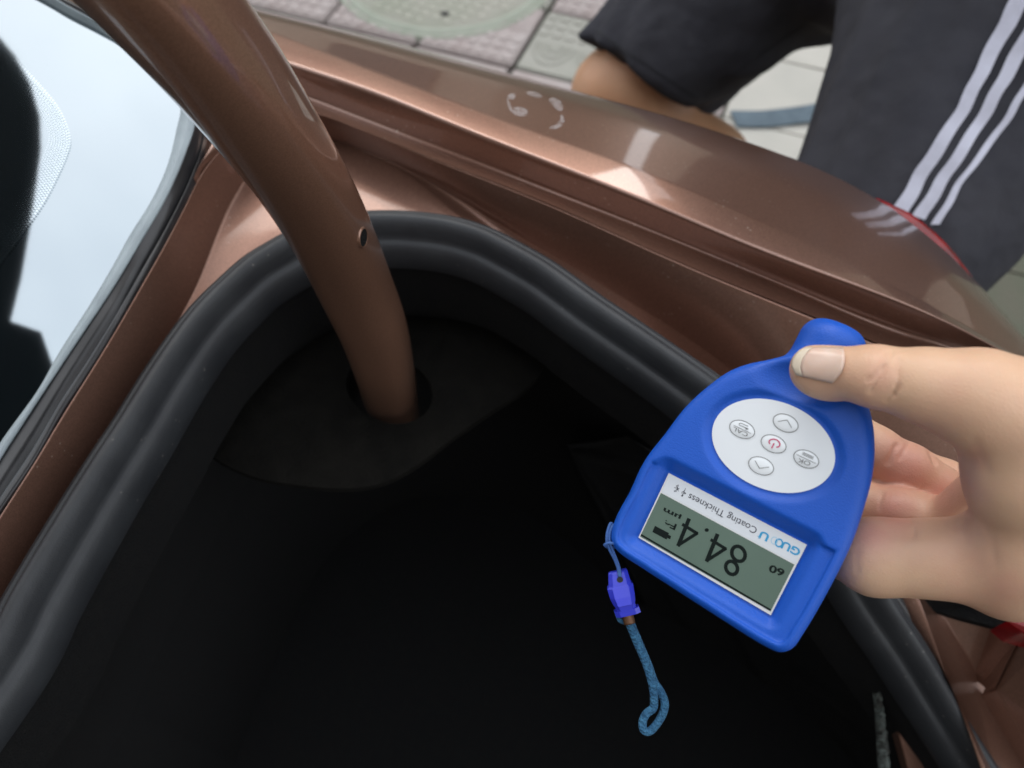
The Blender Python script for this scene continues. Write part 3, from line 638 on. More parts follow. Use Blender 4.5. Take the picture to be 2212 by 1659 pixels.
band('hem', sb, [(1288, 68), (1340, 106), (1410, 152), (1500, 211)], [(1291, 65), (1343, 103), (1413, 149), (1503, 208)], 30, .001, M['seam'], sh, 3)
# torso and shirt above the frame
FT = Field((-.6, .45, .80), (.75, 1.65, 1.85), .012)
ch = pel + np.array([-.10, -.02, .46]); nk_ = ch + np.array([-.05, 0, .16])
t_ = FT.cone(pel, ch, .155, .165)
for s in (-1, 1):
    shp = ch + np.array([.02, s * .17, .04]); el = shp + np.array([-.05, s * .08, -.27]); ha = el + np.array([-.22, -s * .02, -.08])
    t_ = smin(t_, FT.cone(shp, el, .062, .05), .04)
V, Qd = nets(t_, FT.lo, FT.h); pp(bulk_mesh('shirt', V, Qd, M['shirt'], relax=2)[0])
hd = smin(FT.cone(ch + [0, 0, .1], nk_, .06, .055), FT.ball(nk_ + np.array([-.03, 0, .13]), (.10, .078, .125)), .03)
for s in (-1, 1):
    pass
V, Qd = nets(hd, FT.lo, FT.h); pp(bulk_mesh('head', V, Qd, M['leg_skin'], relax=2)[0])

# ------------------------------------------------------------------ round about, out of the picture: seen only in reflections
qp = [o for o in car.children if o.name == 'quarter_panel'][0]
me = qp.data.copy(); co = np.empty(len(me.vertices) * 3); me.vertices.foreach_get('co', co); co = co.reshape(-1, 3); co[:, 1] = -.5 - co[:, 1]; me.vertices.foreach_set('co', co.ravel()); me.flip_normals()
cp(link('quarter_panel', me))
cp(loft('roof_panel', [[np.array([-.98 - .1 * (1 - abs(y + .25) * 1.6), y, 1.285 - .1 * (y + .25)**2]) for y in np.linspace(-.75, .25, 8)], [np.array([-1.5, y, 1.40 - .12 * (y + .25)**2]) for y in np.linspace(-.75, .25, 8)], [np.array([-2.3, y, 1.41 - .12 * (y + .25)**2]) for y in np.linspace(-.75, .25, 8)]], [0, .2, 0], M['paint'], n=30))
cp(bm_obj('rear_bumper', box((.62, -.25, .50), (.16, 1.5, .30), .05), M['paint'], None, True))
M['wall'] = mat('beige_render', (.44, .37, .30), .9, noise=(1.5, (.52, .45, .37), .3, .7))
M['pane'] = mat('dark_pane', (.02, .025, .03), .1)
M['grey_wall'] = mat('grey_render', (.26, .25, .24), .9, noise=(1.5, (.33, .32, .30), .3, .7))
def added_house(x0, x1, y, z, m, label, side=1):  # unseen blocks, added to cut off sky and shape the reflections
    t = thing('added_building', label, 'added_building', (.5 * (x0 + x1), y, 0)); ti = t.matrix_world.inverted()
    w = bm_obj('wall', box((.5 * (x0 + x1), y + side * 3, z / 2), (x1 - x0, 6, z)), m); w.parent = t; w.matrix_parent_inverse = ti
    n = max(1, int((x1 - x0) / 2.4)); d = (x1 - x0) / n
    for k in range(n):
        for zz in np.arange(1.6, z - .8, 2.8):
            o = bm_obj('window', box((x0 + d * (k + .5), y - side * .02, zz), (1.3, .08, 1.3), .01), M['pane']); o.parent = t; o.matrix_parent_inverse = ti
added_house(-1.65, 12, 7.2, 6.3, M['wall'], 'added beige two storey block, unseen, across the pavement, right of the gap')
added_house(-14, -3.45, 7.2, 9.3, M['wall'], 'added beige block, unseen, across the pavement, left of the gap')
added_house(-9, 9, -4.4, 7.4, M['grey_wall'], 'added grey block, unseen, on the far side of the car', -1)

# ------------------------------------------------------------------ THE GAUGE
nc = nz([-.40, .10, .91]); xc = np.array([.887, -.461, 0]); xc[2] = -(nc[0] * xc[0] + nc[1] * xc[1]) / nc[2]; xc = nz(xc); yc = np.cross(nc, xc)
towc = lambda a: CR * a[0] + CU * a[1] - CD * a[2]
GX, GY, GN = towc(xc), towc(yc), towc(nc)
GC = PD(1610, 1050, .265)
def GP(u, v, h=0.): return PP(u, v, GC + GN * h, GN)
def GL(u, v, h=0.):
    q = GP(u, v, h) - GC; return np.array([q @ GX, q @ GY])
def GW(x, y, z): return GC + GX * x + GY * y + GN * z
GM4 = Matrix(((GX[0], GY[0], GN[0], GC[0]), (GX[1], GY[1], GN[1], GC[1]), (GX[2], GY[2], GN[2], GC[2]), (0, 0, 0, 1)))
gauge = thing('coating_gauge', 'blue handheld gauge with white keypad and display reading 84.4', 'gauge')
gauge.matrix_world = GM4; bpy.context.view_layer.update()
out_px = [(1322, 1150), (1323, 1172), (1339, 1192), (1400, 1230), (1462, 1267), (1565, 1328), (1640, 1372), (1664, 1384), (1690, 1394), (1716, 1387), (1739, 1356), (1791, 1267), (1838, 1173), (1866, 1093), (1883, 1027), (1888, 961), (1881, 904), (1862, 850), (1830, 805), (1790, 778), (1740, 768), (1700, 772), (1664, 780), (1617, 789), (1575, 805), (1528, 838), (1481, 881), (1438, 937), (1401, 984), (1382, 1017), (1363, 1060), (1335, 1111)]
OUT = []
for u, v in out_px:
    x0 = GL(u, v)[0]; h = -.005 - .010 * np.clip((x0 + .03) / .06, 0, 1); OUT.append(GL(u, v, h))
OUT = spline(np.array(OUT), 140, True)
FG = Field((-.052, -.066, -.032), (.060, .075, .004), .00055)
X2, Y2 = FG.x[:, :, 0], FG.y[:, :, 0]
def poly_sdf(P, X, Y):
    X, Y = np.broadcast_arrays(X, Y); d = np.full(X.shape, 1e9, np.float32); s = np.ones(X.shape, bool); s[:] = False
    for i in range(len(P)):
        a, b = P[i - 1], P[i]; e = b - a; wx, wy = X - a[0], Y - a[1]
        t = np.clip((wx * e[0] + wy * e[1]) / max(e @ e, 1e-15), 0, 1); d = np.minimum(d, (wx - t * e[0])**2 + (wy - t * e[1])**2)
        c = ((a[1] > Y) != (b[1] > Y)) & (X < (b[0] - a[0]) * (Y - a[1]) / (b[1] - a[1] + 1e-15) + a[0]); s ^= c
    return np.where(s, -1, 1) * np.sqrt(d)
sd2 = poly_sdf(OUT, X2, Y2)[:, :, None]
TH = .027; RB = .0046
# rounded extrusion: face at z = 0, back at -TH, softer shoulders towards the back
qx = sd2 + RB; qz = np.abs(FG.z + TH / 2) - TH / 2 + RB
gb = np.minimum(np.maximum(qx, qz), 0) + np.sqrt(np.maximum(qx, 0)**2 + np.maximum(qz, 0)**2) - RB
# probe barrel
pa, pb_, pt = GL(1718, 750, -.012), GL(1872, 746, -.012), GL(1796, 702, -.012)
pcx = .5 * (pa[0] + pb_[0]); prad = .5 * np.hypot(*(pb_ - pa)) * .99
pax = nz(np.array([.06, 1.0]))
lx, ly = X2 - pcx, Y2 - pa[1]
PRZ = -.0125
ax_l = ly
rad_ = np.sqrt((X2 - (pcx + .0 * Y2))[:, :, None]**2 + (FG.z - PRZ)**2) - prad
lenp = (Y2 - (pt[1] + .0012))[:, :, None] + 0 * FG.z
qx, qz = rad_ + .0068, np.maximum(lenp, -lenp - .055) + .0068
prb = np.minimum(np.maximum(qx, qz), 0) + np.sqrt(np.maximum(qx, 0)**2 + np.maximum(qz, 0)**2) - .0068
gb = smin(gb, prb, .004)
# thumb dimple by the probe
dm = GL(1722, 823, 0)
gb = smax(gb, -FG.ball((dm[0], dm[1], .0046), (.0165, .0088, .0078)), .0015)
# display end sits a step lower than the keypad end
st1, st2 = GL(1391, 990), GL(1800, 1190)
sn = nz(np.array([-(st2 - st1)[1], (st2 - st1)[0]])); sn = sn if sn[1] > 0 else -sn
dst = ((X2 - st1[0]) * sn[0] + (Y2 - st1[1]) * sn[1])[:, :, None]
low_ = np.maximum(dst, -(FG.z + .0017) + 0)
ins_side = sd2 + .0035
gb = smax(gb, -np.maximum(np.maximum(dst, -(FG.z + .0017)), ins_side), .0012)
# display window
WH = -.0042
win_c = np.array([GL(*p, WH) for p in ((1444.5, 1022), (1743, 1177), (1665, 1329), (1379, 1161))])
wsd = poly_sdf(win_c, X2, Y2)[:, :, None]
gb = smax(gb, -np.maximum(wsd - .0006 - 1.0 * (FG.z - WH + .0006), -(FG.z - WH + .0006)), .0008)
# keypad recess
KH = -.0009
kell = np.array([GL(1671 + 135 * math.cos(a), 963 + 104 * (.25 * math.cos(a) + .968 * math.sin(a)), KH) for a in np.linspace(0, 2 * math.pi, 81)[:-1]])
ksd = poly_sdf(kell, X2, Y2)[:, :, None]
gb = smax(gb, -np.maximum(ksd - .0009 - 1.4 * (FG.z - KH + .0004), -(FG.z - KH + .0004)), .0007)
V, Qd = nets(gb, FG.lo, FG.h); hs, GV = bulk_mesh('housing', V, Qd, M['blue'], relax=1); hs.parent = gauge
def flat(name, pts2, h, m, th=.0004, par=gauge, px=True, smooth=False):
    P = [GL(*p, h) for p in pts2] if px else pts2; n = len(P)
    V = [(p[0], p[1], h) for p in P] + [(p[0], p[1], h - th) for p in P]
    f = [tuple(range(n)), tuple(range(2 * n - 1, n - 1, -1))] + [(i, i + n, (i + 1) % n + n, (i + 1) % n) for i in range(n)]
    if sum(P[i - 1][0] * P[i][1] - P[i][0] * P[i - 1][1] for i in range(n)) < 0: f = [q[::-1] for q in f]
    return mesh(name, V, f, m, par, smooth)
def ell(c, a, b, th, n=48): return [(c[0] + a * math.cos(t) * math.cos(th) - b * math.sin(t) * math.sin(th), c[1] + a * math.cos(t) * math.sin(th) + b * math.sin(t) * math.cos(th)) for t in np.linspace(0, 2 * math.pi, n + 1)[:-1]]
def ribbon(px, w, h, closed=False):
    P = np.array([GL(*p, h) for p in px]); n = len(P)
    d = np.gradient(P, axis=0) if not closed else np.roll(P, -1, 0) - np.roll(P, 1, 0)
    d /= np.maximum(np.linalg.norm(d, axis=1, keepdims=True), 1e-12); nn = np.stack([-d[:, 1], d[:, 0]], 1) * w / 2
    V = [(*(p + q), h) for p, q in zip(P, nn)] + [(*(p - q), h) for p, q in zip(P, nn)]
    f = [(i, i + n, (i + 1) % n + n, (i + 1) % n) for i in range(n if closed else n - 1)]
    return V, f
def seg(px, w, h):      # straight strokes with square ends, one quad per stroke
    out = []
    for a, b in zip(px[:-1], px[1:]):
        A_, B_ = GL(*a, h), GL(*b, h); d = nz(B_ - A_); q = np.array([-d[1], d[0]]) * w / 2; A_, B_ = A_ - d * w * .3, B_ + d * w * .3
        out.append(([(*(A_ + q), h), (*(A_ - q), h), (*(B_ - q), h), (*(B_ + q), h)], [(0, 1, 2, 3)]))
    return merge(out)
def text(name, s, A_, B_, cap, h, m, par=gauge, bold=0.):
    """lettering printed from A to B (reading order), cap = letter height in metres"""
    cu = bpy.data.curves.new(name, 'FONT'); cu.body = s; cu.size = 1; cu.offset = bold
    to = bpy.data.objects.new(name, cu); COL.objects.link(to); bpy.context.view_layer.update()
    me = bpy.data.meshes.new_from_object(to.evaluated_get(bpy.context.evaluated_depsgraph_get())); bpy.data.objects.remove(to)
    v = np.array([q.co[:] for q in me.vertices]); x0, x1 = v[:, 0].min(), v[:, 0].max()
    a, b = GL(*A_, h), GL(*B_, h); ex = b - a; L_ = np.hypot(*ex); ex /= L_; ey = np.array([-ex[1], ex[0]])
    for q, p in zip(me.vertices, v):
        w = a + ex * (p[0] - x0) / (x1 - x0) * L_ + ey * p[1] / .72 * cap; q.co = (w[0], w[1], h)
    me.materials.clear(); return link(name, me, m, par, False)
# keypad film, keys and their prints
kp = flat('keypad', [(1671 + 133 * math.cos(a), 963 + 102 * (.25 * math.cos(a) + .968 * math.sin(a))) for a in np.linspace(0, 2 * math.pi, 81)[:-1]], KH, M['panel'], .0006)
KC = {'up': (1697, 914), 'calibrate': (1603, 927.5), 'power': (1671, 959), 'confirm': (1741.5, 991.7), 'down': (1644, 1006.4)}
TK = RAD(22)
def kq(x, y): return (1505.3 + x * .1512, 836.3 + y * .1512)
for nm, c in KC.items():
    # a gently domed key with a printed ring
    V = []; rr_ = [(1.0, .0001), (.9, .00018), (.6, .00026), (.25, .0003), (.02, .0003)]
    for r_, hh in rr_: V += [(*GL(*p, KH), KH + hh) for p in ell(c, 28 * r_, 18 * r_, TK, 40)]
    kb = mesh('button', V, grid_faces(5, 40, True, flip=True), M['key'], kp)
    kb['label'] = {'up': 'button with an arrow pointing to the probe', 'calibrate': 'button marked CAL', 'power': 'button with a red power sign', 'confirm': 'button marked OK', 'down': 'button with an arrow pointing to the display'}[nm]
    hh = KH + .0005
    v, f = ribbon(ell(c, 28.2, 18.2, TK, 56), .00022, KH + .00030, True); mesh('key_ring', v, f, M['ring'], kp, False)
    if nm == 'power':
        arc = [(1505.3 + x * .1512, 836.3 + y * .1512) for x, y in ((1045, 812), (1030, 790), (1035, 765), (1060, 748), (1095, 742), (1140, 752), (1172, 778), (1188, 812), (1180, 842), (1160, 855), (1135, 857))]
        v1 = ribbon(arc, .00042, hh); v2 = seg([kq(1102, 805), kq(1070, 868)], .00042, hh); v, f = merge([v1, v2]); mesh('power_sign', v, f, M['red_ink'], kp, False)
    if nm == 'up':
        v, f = seg([kq(1162, 488), kq(1292, 470), kq(1352, 577)], .00020, hh); mesh('arrow_sign', v, f, M['ring'], kp, False)
    if nm == 'down':
        v, f = seg([kq(832, 1050), kq(895, 1160), kq(1030, 1142)], .00020, hh); mesh('arrow_sign', v, f, M['ring'], kp, False)
    if nm == 'calibrate':
        v, f = merge([seg([kq(527, 545), kq(770, 660)], .00018, hh), ribbon([kq(*p) for p in ((735, 560), (650, 520), (620, 513), (602, 525), (610, 545), (640, 555), (700, 585))], .00020, hh), seg([kq(690, 578), kq(732, 597), kq(700, 600)], .0003, hh)]); mesh('return_sign', v, f, M['ring'], kp, False)
        text('key_text', 'CAL', kq(738, 662), kq(530, 565), .0013, hh, M['ring'], kp)
    if nm == 'confirm':
        v, f = merge([seg([kq(1428, 963), kq(1697, 1090)], .00018, hh)] + [seg([kq(1516 - 6 * i, 928 + 15 * i), kq(1668 - 6 * i, 998 + 15 * i)], .00016, hh) for i in range(3)]); mesh('list_sign', v, f, M['ring'], kp, False)
        text('key_text', 'OK', kq(1630, 1072), kq(1455, 1010), .0014, hh, M['ring'], kp)
# label and display
def lq(x, y): return (1365.9 + x * .1849, 1031.4 + y * .1849)
lab = flat('label', [(1444.5, 1022), (1743, 1177), (1665, 1329), (1379, 1161)], WH + .0003, M['frame'], .0008)
flat('label_print', [(1445, 1026), (1739, 1178), (1718, 1218), (1429, 1063)], WH + .00036, M['label'], .0003, lab)
lc = flat('display', [(1427.8, 1064.7), (1716, 1219.6), (1664.5, 1320.8), (1382.5, 1159)], WH + .00042, M['lcd'], .0003)
LH = WH + .00050; LT = WH + .00044
loop = lambda cx, cy, rx, ry, th: [lq(*p) for p in ell((cx, cy), rx, ry, th, 22)]
DG = .00118
v, f = merge([ribbon(loop(1240, 892, 92, 74, RAD(62)), DG, LH, True), ribbon(loop(1160, 1056, 80, 66, RAD(62)), DG, LH, True)]); mesh('digit_eight', v, f, M['seg'], lc, False)
for dx, dy in ((0, 0), (-333, -180)):
    v, f = seg([lq(992 + dx, 672 + dy), lq(872 + dx, 970 + dy)], DG * 1.1, LH); v2 = seg([lq(872 + dx, 970 + dy), lq(1088 + dx, 832 + dy), lq(925 + dx, 732 + dy)], DG * .9, LH + .00001)
    v, f = merge([(v, f), v2]); mesh('digit_four', v, f, M['seg'], lc, False)
flat('decimal_point', ell(lq(870, 614), 4.6, 4.0, 0, 12), LH, M['seg'], .00005, lc)
flat('battery_sign', [lq(*p) for p in ((265, 565), (428, 650), (420, 668), (455, 688), (440, 722), (408, 705), (400, 725), (234, 636))], LH, M['seg'], .00005, lc)
text('unit_text', 'µm', lq(574, 452), lq(374, 352), .0017, LH, M['seg'], lc, .03)
text('metal_text', 'Fe', lq(522, 552), lq(392, 492), .0021, LH, M['seg'], lc, .03)
text('count_text', '60', lq(1785, 1083), lq(1612, 1018), .0023, LH, M['seg'], lc, .03)
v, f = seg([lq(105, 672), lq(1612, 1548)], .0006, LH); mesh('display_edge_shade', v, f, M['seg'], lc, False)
text('label_text', 'Coating Thickness', lq(1466, 592), lq(672, 186), .0023, LT, M['ink'], lab)
text('brand_text', 'GU', lq(1975, 845), lq(1768, 742), .0025, LT, M['cyan'], lab, .03)
text('brand_text', 'U', lq(1608, 672), lq(1508, 622), .0025, LT, M['cyan'], lab, .03)
v, f = ribbon(loop(1714, 765, 40, 44, 0), .0005, LT, True); mesh('brand_ring', v, f, M['cyan'], lab, False)
v, f = ribbon(loop(1660, 738, 38, 42, 0), .00022, LT + .00001, True); mesh('brand_ring', v, f, M['pale_cyan'], lab, False)
v, f = merge([seg([lq(1478, 695), lq(1478, 712)], .0004, LT), seg([lq(1466, 682), lq(1472, 690)], .0002, LT)]); mesh('brand_mark', v, f, M['pale_cyan'], lab, False)
v, f = merge([seg([lq(622, 128), lq(582, 214)], .0002, LT), seg([lq(600, 165), lq(612, 185), lq(604, 195)], .00016, LT), seg([lq(604, 160), lq(578, 172), lq(578, 185)], .00016, LT), seg([lq(578, 215), lq(588, 208)], .0005, LT), seg([lq(622, 185), lq(612, 185)], .0004, LT)]); mesh('plug_sign', v, f, M['ink'], lab, False)
v, f = seg([lq(490, 118), lq(548, 130), lq(520, 165), lq(488, 158), lq(540, 92), lq(512, 98), lq(540, 150)][0:2] + [lq(488, 160), lq(512, 166), lq(538, 88), lq(514, 96), lq(540, 160)], .00016, LT); mesh('radio_sign', v, f, M['ink'], lab, False)

# wrist strap hanging from the corner of the gauge
strap = thing('wrist_strap', 'blue wrist strap with violet clip dangling from the gauge corner', 'wrist strap', tuple(PD(1322, 1140, .285)))
SI = strap.matrix_world.inverted()
def sp_(o): o.parent = strap; o.matrix_parent_inverse = SI; return o
cords = []
for pts in ([(1330, 1152, .282), (1320, 1130, .279), (1312, 1150, .278), (1311, 1172, .278), (1316, 1186, .279), (1326, 1205, .280), (1335, 1228, .281), (1338, 1246, .281)], [(1333, 1150, .283), (1325, 1134, .279), (1317, 1152, .278), (1317, 1172, .278), (1323, 1188, .279), (1331, 1207, .280), (1338, 1228, .281), (1340, 1246, .281)], [(1306, 1177, .277), (1313, 1173, .2765), (1325, 1174, .277), (1334, 1178, .279), (1326, 1183, .281), (1312, 1182, .280), (1306, 1177, .277)]):
    cords.append(tube(spline([PD(*p) for p in pts], 50), .00052, 8))
v, f = merge(cords); sp_(mesh('cord', v, f, M['cord']))
# clip: tapering wedge body with stepped tail
ca, cb = PD(1334, 1232, .283), PD(1358, 1326, .288); k1 = nz(cb - ca); sx_ = nz(np.cross(k1, CAM - ca)); ny_ = nz(np.cross(sx_, k1)); ny_ = ny_ if ny_ @ (CAM - ca) > 0 else -ny_
Lc = np.linalg.norm(cb - ca); V = []
for t, w, d in ((0, .0030, .0012), (.03, .0034, .0018), (.30, .0040, .0026), (.34, .0046, .0028), (.55, .0044, .0036), (.72, .0038, .0040), (.725, .0036, .0030), (.86, .0034, .0026), (.865, .0044, .0024), (1, .0044, .0020)):
    c = ca + k1 * t * Lc + sx_ * .0006 * math.sin(t * 3)
    V += [c + sx_ * a * w + ny_ * b * d for a, b in ((-1, -.6), (-1, .5), (-.62, 1), (.62, 1), (1, .5), (1, -.6))]
clip = sp_(mesh('clip', V, grid_faces(10, 6, True) + [(0, 1, 2, 3, 4, 5)[::-1], tuple(54 + i for i in range(6))], M['clip'], smooth=False))
eye = ca + k1 * .17 * Lc + ny_ * .0024
mesh('clip_hole', [eye + .0011 * (k1 * math.cos(a) + sx_ * math.sin(a)) for a in np.linspace(0, 2 * math.pi, 17)[:-1]], [tuple(range(16))], M['black'], clip)
v, f = tube(spline([PD(1353, 1322, .288), PD(1357, 1334, .2885), PD(1360, 1347, .289)], 8), .0021, 16, squash=.8); sp_(mesh('ferrule', v, f, M['brass']))
w1_ = [(1357, 1340, .289), (1372, 1375, .292), (1392, 1425, .296), (1408, 1470, .300), (1414, 1505, .302), (1420, 1535, .304), (1421, 1555, .304), (1403, 1562, .303), (1395, 1580, .303)]
WS1 = [(1358, 1343, .2895), (1375, 1385, .293), (1395, 1432, .297), (1409, 1478, .300), (1413, 1512, .302), (1411, 1530, .303), (1398, 1540, .303), (1389, 1556, .3035), (1390, 1576, .304), (1402, 1580, .305), (1420, 1562, .305), (1433, 1538, .304), (1436, 1518, .303), (1428, 1496, .302), (1414, 1474, .3015), (1400, 1436, .298), (1380, 1388, .2945), (1362, 1345, .2905)]
v, f = tube(spline([PD(*p) for p in WS1], 150), .0015, 10, squash=.75, up=-CD); sp_(mesh('woven_loop', v, f, M['weave']))
v, f = tube(spline([PD(1332, 1318, .29), PD(1336, 1330, .291), PD(1341, 1340, .291), PD(1350, 1343, .290)], 20), .0011, 8); sp_(mesh('knot_end', v, f, M['weave']))

# ------------------------------------------------------------------ THE HAND
def cc(P):      # world -> camera frame (right, up, back)
    q = np.asarray(P) - CAM; return np.stack([q @ CR, q @ CU, -(q @ CD)], -1)
def hd_(u, v, d): return cc(PD(u, v, d))
def hg(u, v, h): return cc(GP(u, v, h))
tip, ip = hg(1757, 792, .0092), hg(1890, 813, .0120)
md = hd_(2000, 834, np.linalg.norm(GP(1890, 813, .0120) - CAM) + .001); mcp = hd_(2115, 862, np.linalg.norm(GP(1890, 813, .0120) - CAM) + .004); cmc = hd_(2380, 1000, .280)
im, ipp, idd, it = hd_(2150, 1210, .290), hd_(1890, 1203, .290), hd_(1770, 1170, .308), hd_(1720, 1100, .316)
mm, mp, mdd, mt_ = hd_(2170, 1160, .318), hd_(2000, 1130, .316), hd_(1880, 1100, .318), hd_(1790, 1040, .318)
rm, rp, rd, rt = hd_(2190, 1150, .345), hd_(2012, 1056, .332), hd_(1890, 976, .322), hd_(1795, 905, .320)
pm, ppp, pdd, pt_ = hd_(2200, 1130, .368), hd_(2095, 1062, .360), hd_(1975, 1006, .350), hd_(1870, 958, .345)
wr = hd_(2560, 1090, .318)
FH = Field((.070, -.105, -.400), (.335, .040, -.165), .00098)
hand = FH.cone(tip, ip, .0066, .0086)
hand = smin(hand, FH.ball(tip + np.array([.006, -.003, -.0005]), (.011, .0078, .0072)), .004)
hand = smin(hand, FH.cone(ip, md, .0087, .0105), .004)
hand = smin(hand, FH.cone(md, mcp, .0105, .0122), .004)
palm = FH.cone(mcp, cmc, .0122, .0200)
web = [hd_(2205, 905, .264), hd_(2212, 1030, .270), hd_(2205, 1180, .286)]
for a, b, ra, rb in ((mcp, web[0], .0120, .0120), (web[0], web[1], .0125, .0120), (web[1], web[2], .0120, .0135), (web[1], hd_(2420, 1050, .296), .013, .024), (web[0], hd_(2420, 980, .290), .0125, .022), (web[2], hd_(2420, 1130, .302), .0135, .024),
                     (im + [.010, 0, 0], wr, .0145, .024), (cmc, wr, .024, .025), (mm, wr, .013, .024), (rm, wr, .012, .024), (pm, wr, .012, .022), (hd_(2260, 1100, .315), hd_(2330, 1080, .315), .018, .026), (wr, wr + np.array([.15, -.01, -.02]), .0285, .030)):
    palm = smin(palm, FH.cone(a, b, ra, rb), .009)
palm = smin(palm, FH.cone(hd_(2050, 1128, .312), hd_(2165, 1045, .300), .0085, .0105), .005)
hand = smin(hand, palm, .005)
ind = FH.cone(im, ipp, .0138, .0124)
for a, b, ra, rb in ((ipp, idd, .0122, .0098), (idd, it, .0092, .0075)): ind = smin(ind, FH.cone(a, b, ra, rb), .004)
hand = smin(hand, ind, .006)
def finger(base, chain, pads):
    f_ = None
    for (a, ra), (b, rb) in zip(chain[:-1], chain[1:]):
        c = FH.cone(a, b, ra, rb); f_ = c if f_ is None else smin(f_, c, .0022)
    for c, r_ in pads: f_ = smin(f_, FH.ball(c, r_), .003)
    return smin(base, f_, .0022)
hand = finger(hand, [(mm, .0115), (mp, .0100), (mdd, .0092), (mt_, .008)], [(.5 * (mp + mdd) + np.array([0, .002, .002]), (.0105, .0085, .0085))])
hand = finger(hand, [(rm, .0105), (rp, .0100), (rd, .0095), (rt, .008)], [(.5 * (rp + rd) + np.array([0, .001, .001]), (.0115, .0095, .0095))])
hand = finger(hand, [(pm, .009), (ppp, .0080), (pdd, .0075), (pt_, .0065)], [(.5 * (ppp + pdd), (.0095, .0075, .0078))])
# knuckle bump under the index
hand = smin(hand, FH.ball(hd_(2178, 1268, .300), (.012, .0100, .012)), .008)
V, Qd = nets(hand, FH.lo, FH.h)
for _ in range(2):
    s = np.zeros_like(V); c = np.zeros(len(V))
    for i in range(4):
        a, b = Qd[:, i], Qd[:, (i + 1) % 4]; np.add.at(s, a, V[b]); np.add.at(s, b, V[a]); np.add.at(c, a, 1); np.add.at(c, b, 1)
    V = V * .5 + .5 * s / c[:, None]
VW = CAM + V[:, :1] * CR + V[:, 1:2] * CU - V[:, 2:3] * CD
# normals
nv = np.zeros_like(VW); fnm = np.cross(VW[Qd[:, 2]] - VW[Qd[:, 0]], VW[Qd[:, 3]] - VW[Qd[:, 1]])
for i in range(4): np.add.at(nv, Qd[:, i], fnm)
nv /= np.maximum(np.linalg.norm(nv, axis=1, keepdims=True), 1e-12)
px = PIX(VW); facing = np.einsum('ij,ij->i', nv, CAM - VW) > 0
def dist_poly(P, pts):
    d = np.full(len(P), 1e9)
    for a, b in zip(pts[:-1], pts[1:]):
        a, b = np.array(a, float), np.array(b, float); e = b - a; t = np.clip(((P - a) @ e) / (e @ e), 0, 1); d = np.minimum(d, np.linalg.norm(P - a - t[:, None] * e, axis=1))
    return d
disp = np.zeros(len(VW))
dep = np.linalg.norm(VW - CAM, axis=1)
CREASE = [([(1925, 760), (1914, 780), (1906, 805), (1893, 828), (1880, 845)], 5, .00070, .30), ([(1907, 790), (1888, 812), (1874, 822)], 4, .0006, .30), ([(1942, 775), (1940, 820), (1932, 855)], 4, .0006, .30), ([(1916, 866), (1932, 848), (1944, 835)], 4, .0006, .30), ([(1955, 790), (1956, 830)], 4, .00012, .30),
          ([(1968, 1124), (1975, 1140), (1972, 1160)], 5, .0004, .33), ([(2092, 1010), (2080, 1060), (2088, 1110), (2082, 1160)], 8, .00018, .30), ([(2106, 950), (2120, 985), (2134, 1020)], 9, .00018, .30),
          ([(1938, 962), (1918, 1000)], 5, .0009, .40), ([(1962, 958), (1944, 990)], 4, .0006, .40), ([(2008, 968), (2020, 1000)], 5, .0009, .42), ([(1905, 1066), (1900, 1100)], 4, .0006, .40), ([(2110, 1110), (2140, 1160), (2150, 1220)], 9, .00018, .30), ([(1850, 1190), (1853, 1235)], 4, .0002, .31)]
for pts, sg, dp, far_ in CREASE:
    q = dist_poly(px, pts); disp -= np.where(facing & (dep < far_), dp * np.exp(-(q / sg)**2), 0)
VW += nv * disp[:, None]
hand_o = thing('hand', 'bare left hand reaching in from the right, gripping the blue gauge', 'hand', tuple(PD(2150, 1100, .30)))
ho, VW = bulk_mesh('skin', VW, Qd, M['skin'], relax=0); ho.parent = hand_o; ho.matrix_parent_inverse = hand_o.matrix_world.inverted()
rosy = np.zeros(len(VW))
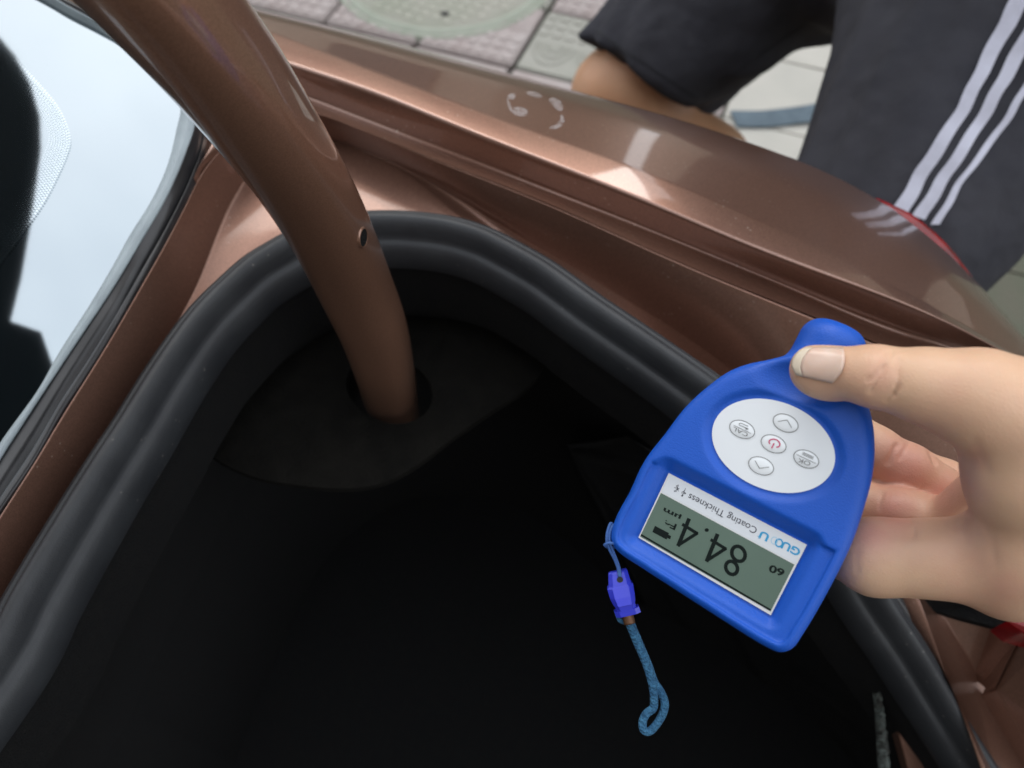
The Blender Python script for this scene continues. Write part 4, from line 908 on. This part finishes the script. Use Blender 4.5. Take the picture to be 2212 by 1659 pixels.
for (u, v), s_, a_ in (((1905, 810), 45, .42), ((1950, 1000), 90, .85), ((1930, 1100), 60, .85), ((1890, 1150), 50, .65), ((2040, 1060), 60, .7), ((2110, 990), 30, .5), ((2110, 1240), 70, .2), ((1850, 870), 30, .3), ((2160, 1280), 50, .35)):
    rosy = np.maximum(rosy, a_ * np.exp(-((px - [u, v])**2).sum(1) / s_**2))
at = ho.data.attributes.new('rosy', 'FLOAT', 'POINT'); at.data.foreach_set('value', rosy.astype(np.float32))
# nail: follows the thumb's back, which is turned up and towards the lens
hb = BVHTree.FromPolygons([Vector(p) for p in VW], Qd.tolist())
nl = [(1822, 754), (1827, 776), (1820, 803), (1800, 826)]          # cuticle side
nr_ = [(1744, 756), (1727, 767), (1717, 786), (1724, 808)]         # free edge
def nail_patch(name, f0, f1, m, n=14, k=12, lift=.00040):
    L_, R_ = spline([np.array(p, float) for p in nl], k), spline([np.array(p, float) for p in nr_], k); V = []
    for i in range(n):
        t = f0 + (f1 - f0) * i / (n - 1)
        for j in range(k):
            q = L_[j] + (R_[j] - L_[j]) * t; h, nn = cast(hb, *q)
            if h is None: h, nn = cast(hb, q[0] + 6, q[1] + 8)
            if h is None: h, nn = np.array(V[-1]), np.array([0, 0, 1.])
            e = min(j, k - 1 - j) / 2.; V.append(h + nn * (lift * min(1, .25 + e) + .0004 * t))
    o = mesh(name, V, grid_faces(n, k), m, ho); s = o.modifiers.new('thickness', 'SOLIDIFY'); s.thickness = .0006; s.offset = -1; return o
nail_patch('nail', 0, .84, M['nail']); nail_patch('nail_edge', .84, 1.0, M['nail_tip'], n=6)
# sleeve further up the arm, outside the picture
wv = CAM + (wr[0] + .13) * CR + (wr[1] - .009) * CU - (wr[2] - .018) * CD
dirv = nz(CR * 1.0 + np.array([0, 0, .25]))
v, f = tube(spline([wv, wv + dirv * .10, wv + dirv * .28], 20), [.040 + .0008 * i for i in range(20)], 24)
o = mesh('sleeve', v, f, M['shirt']); o.parent = hand_o; o.matrix_parent_inverse = hand_o.matrix_world.inverted()
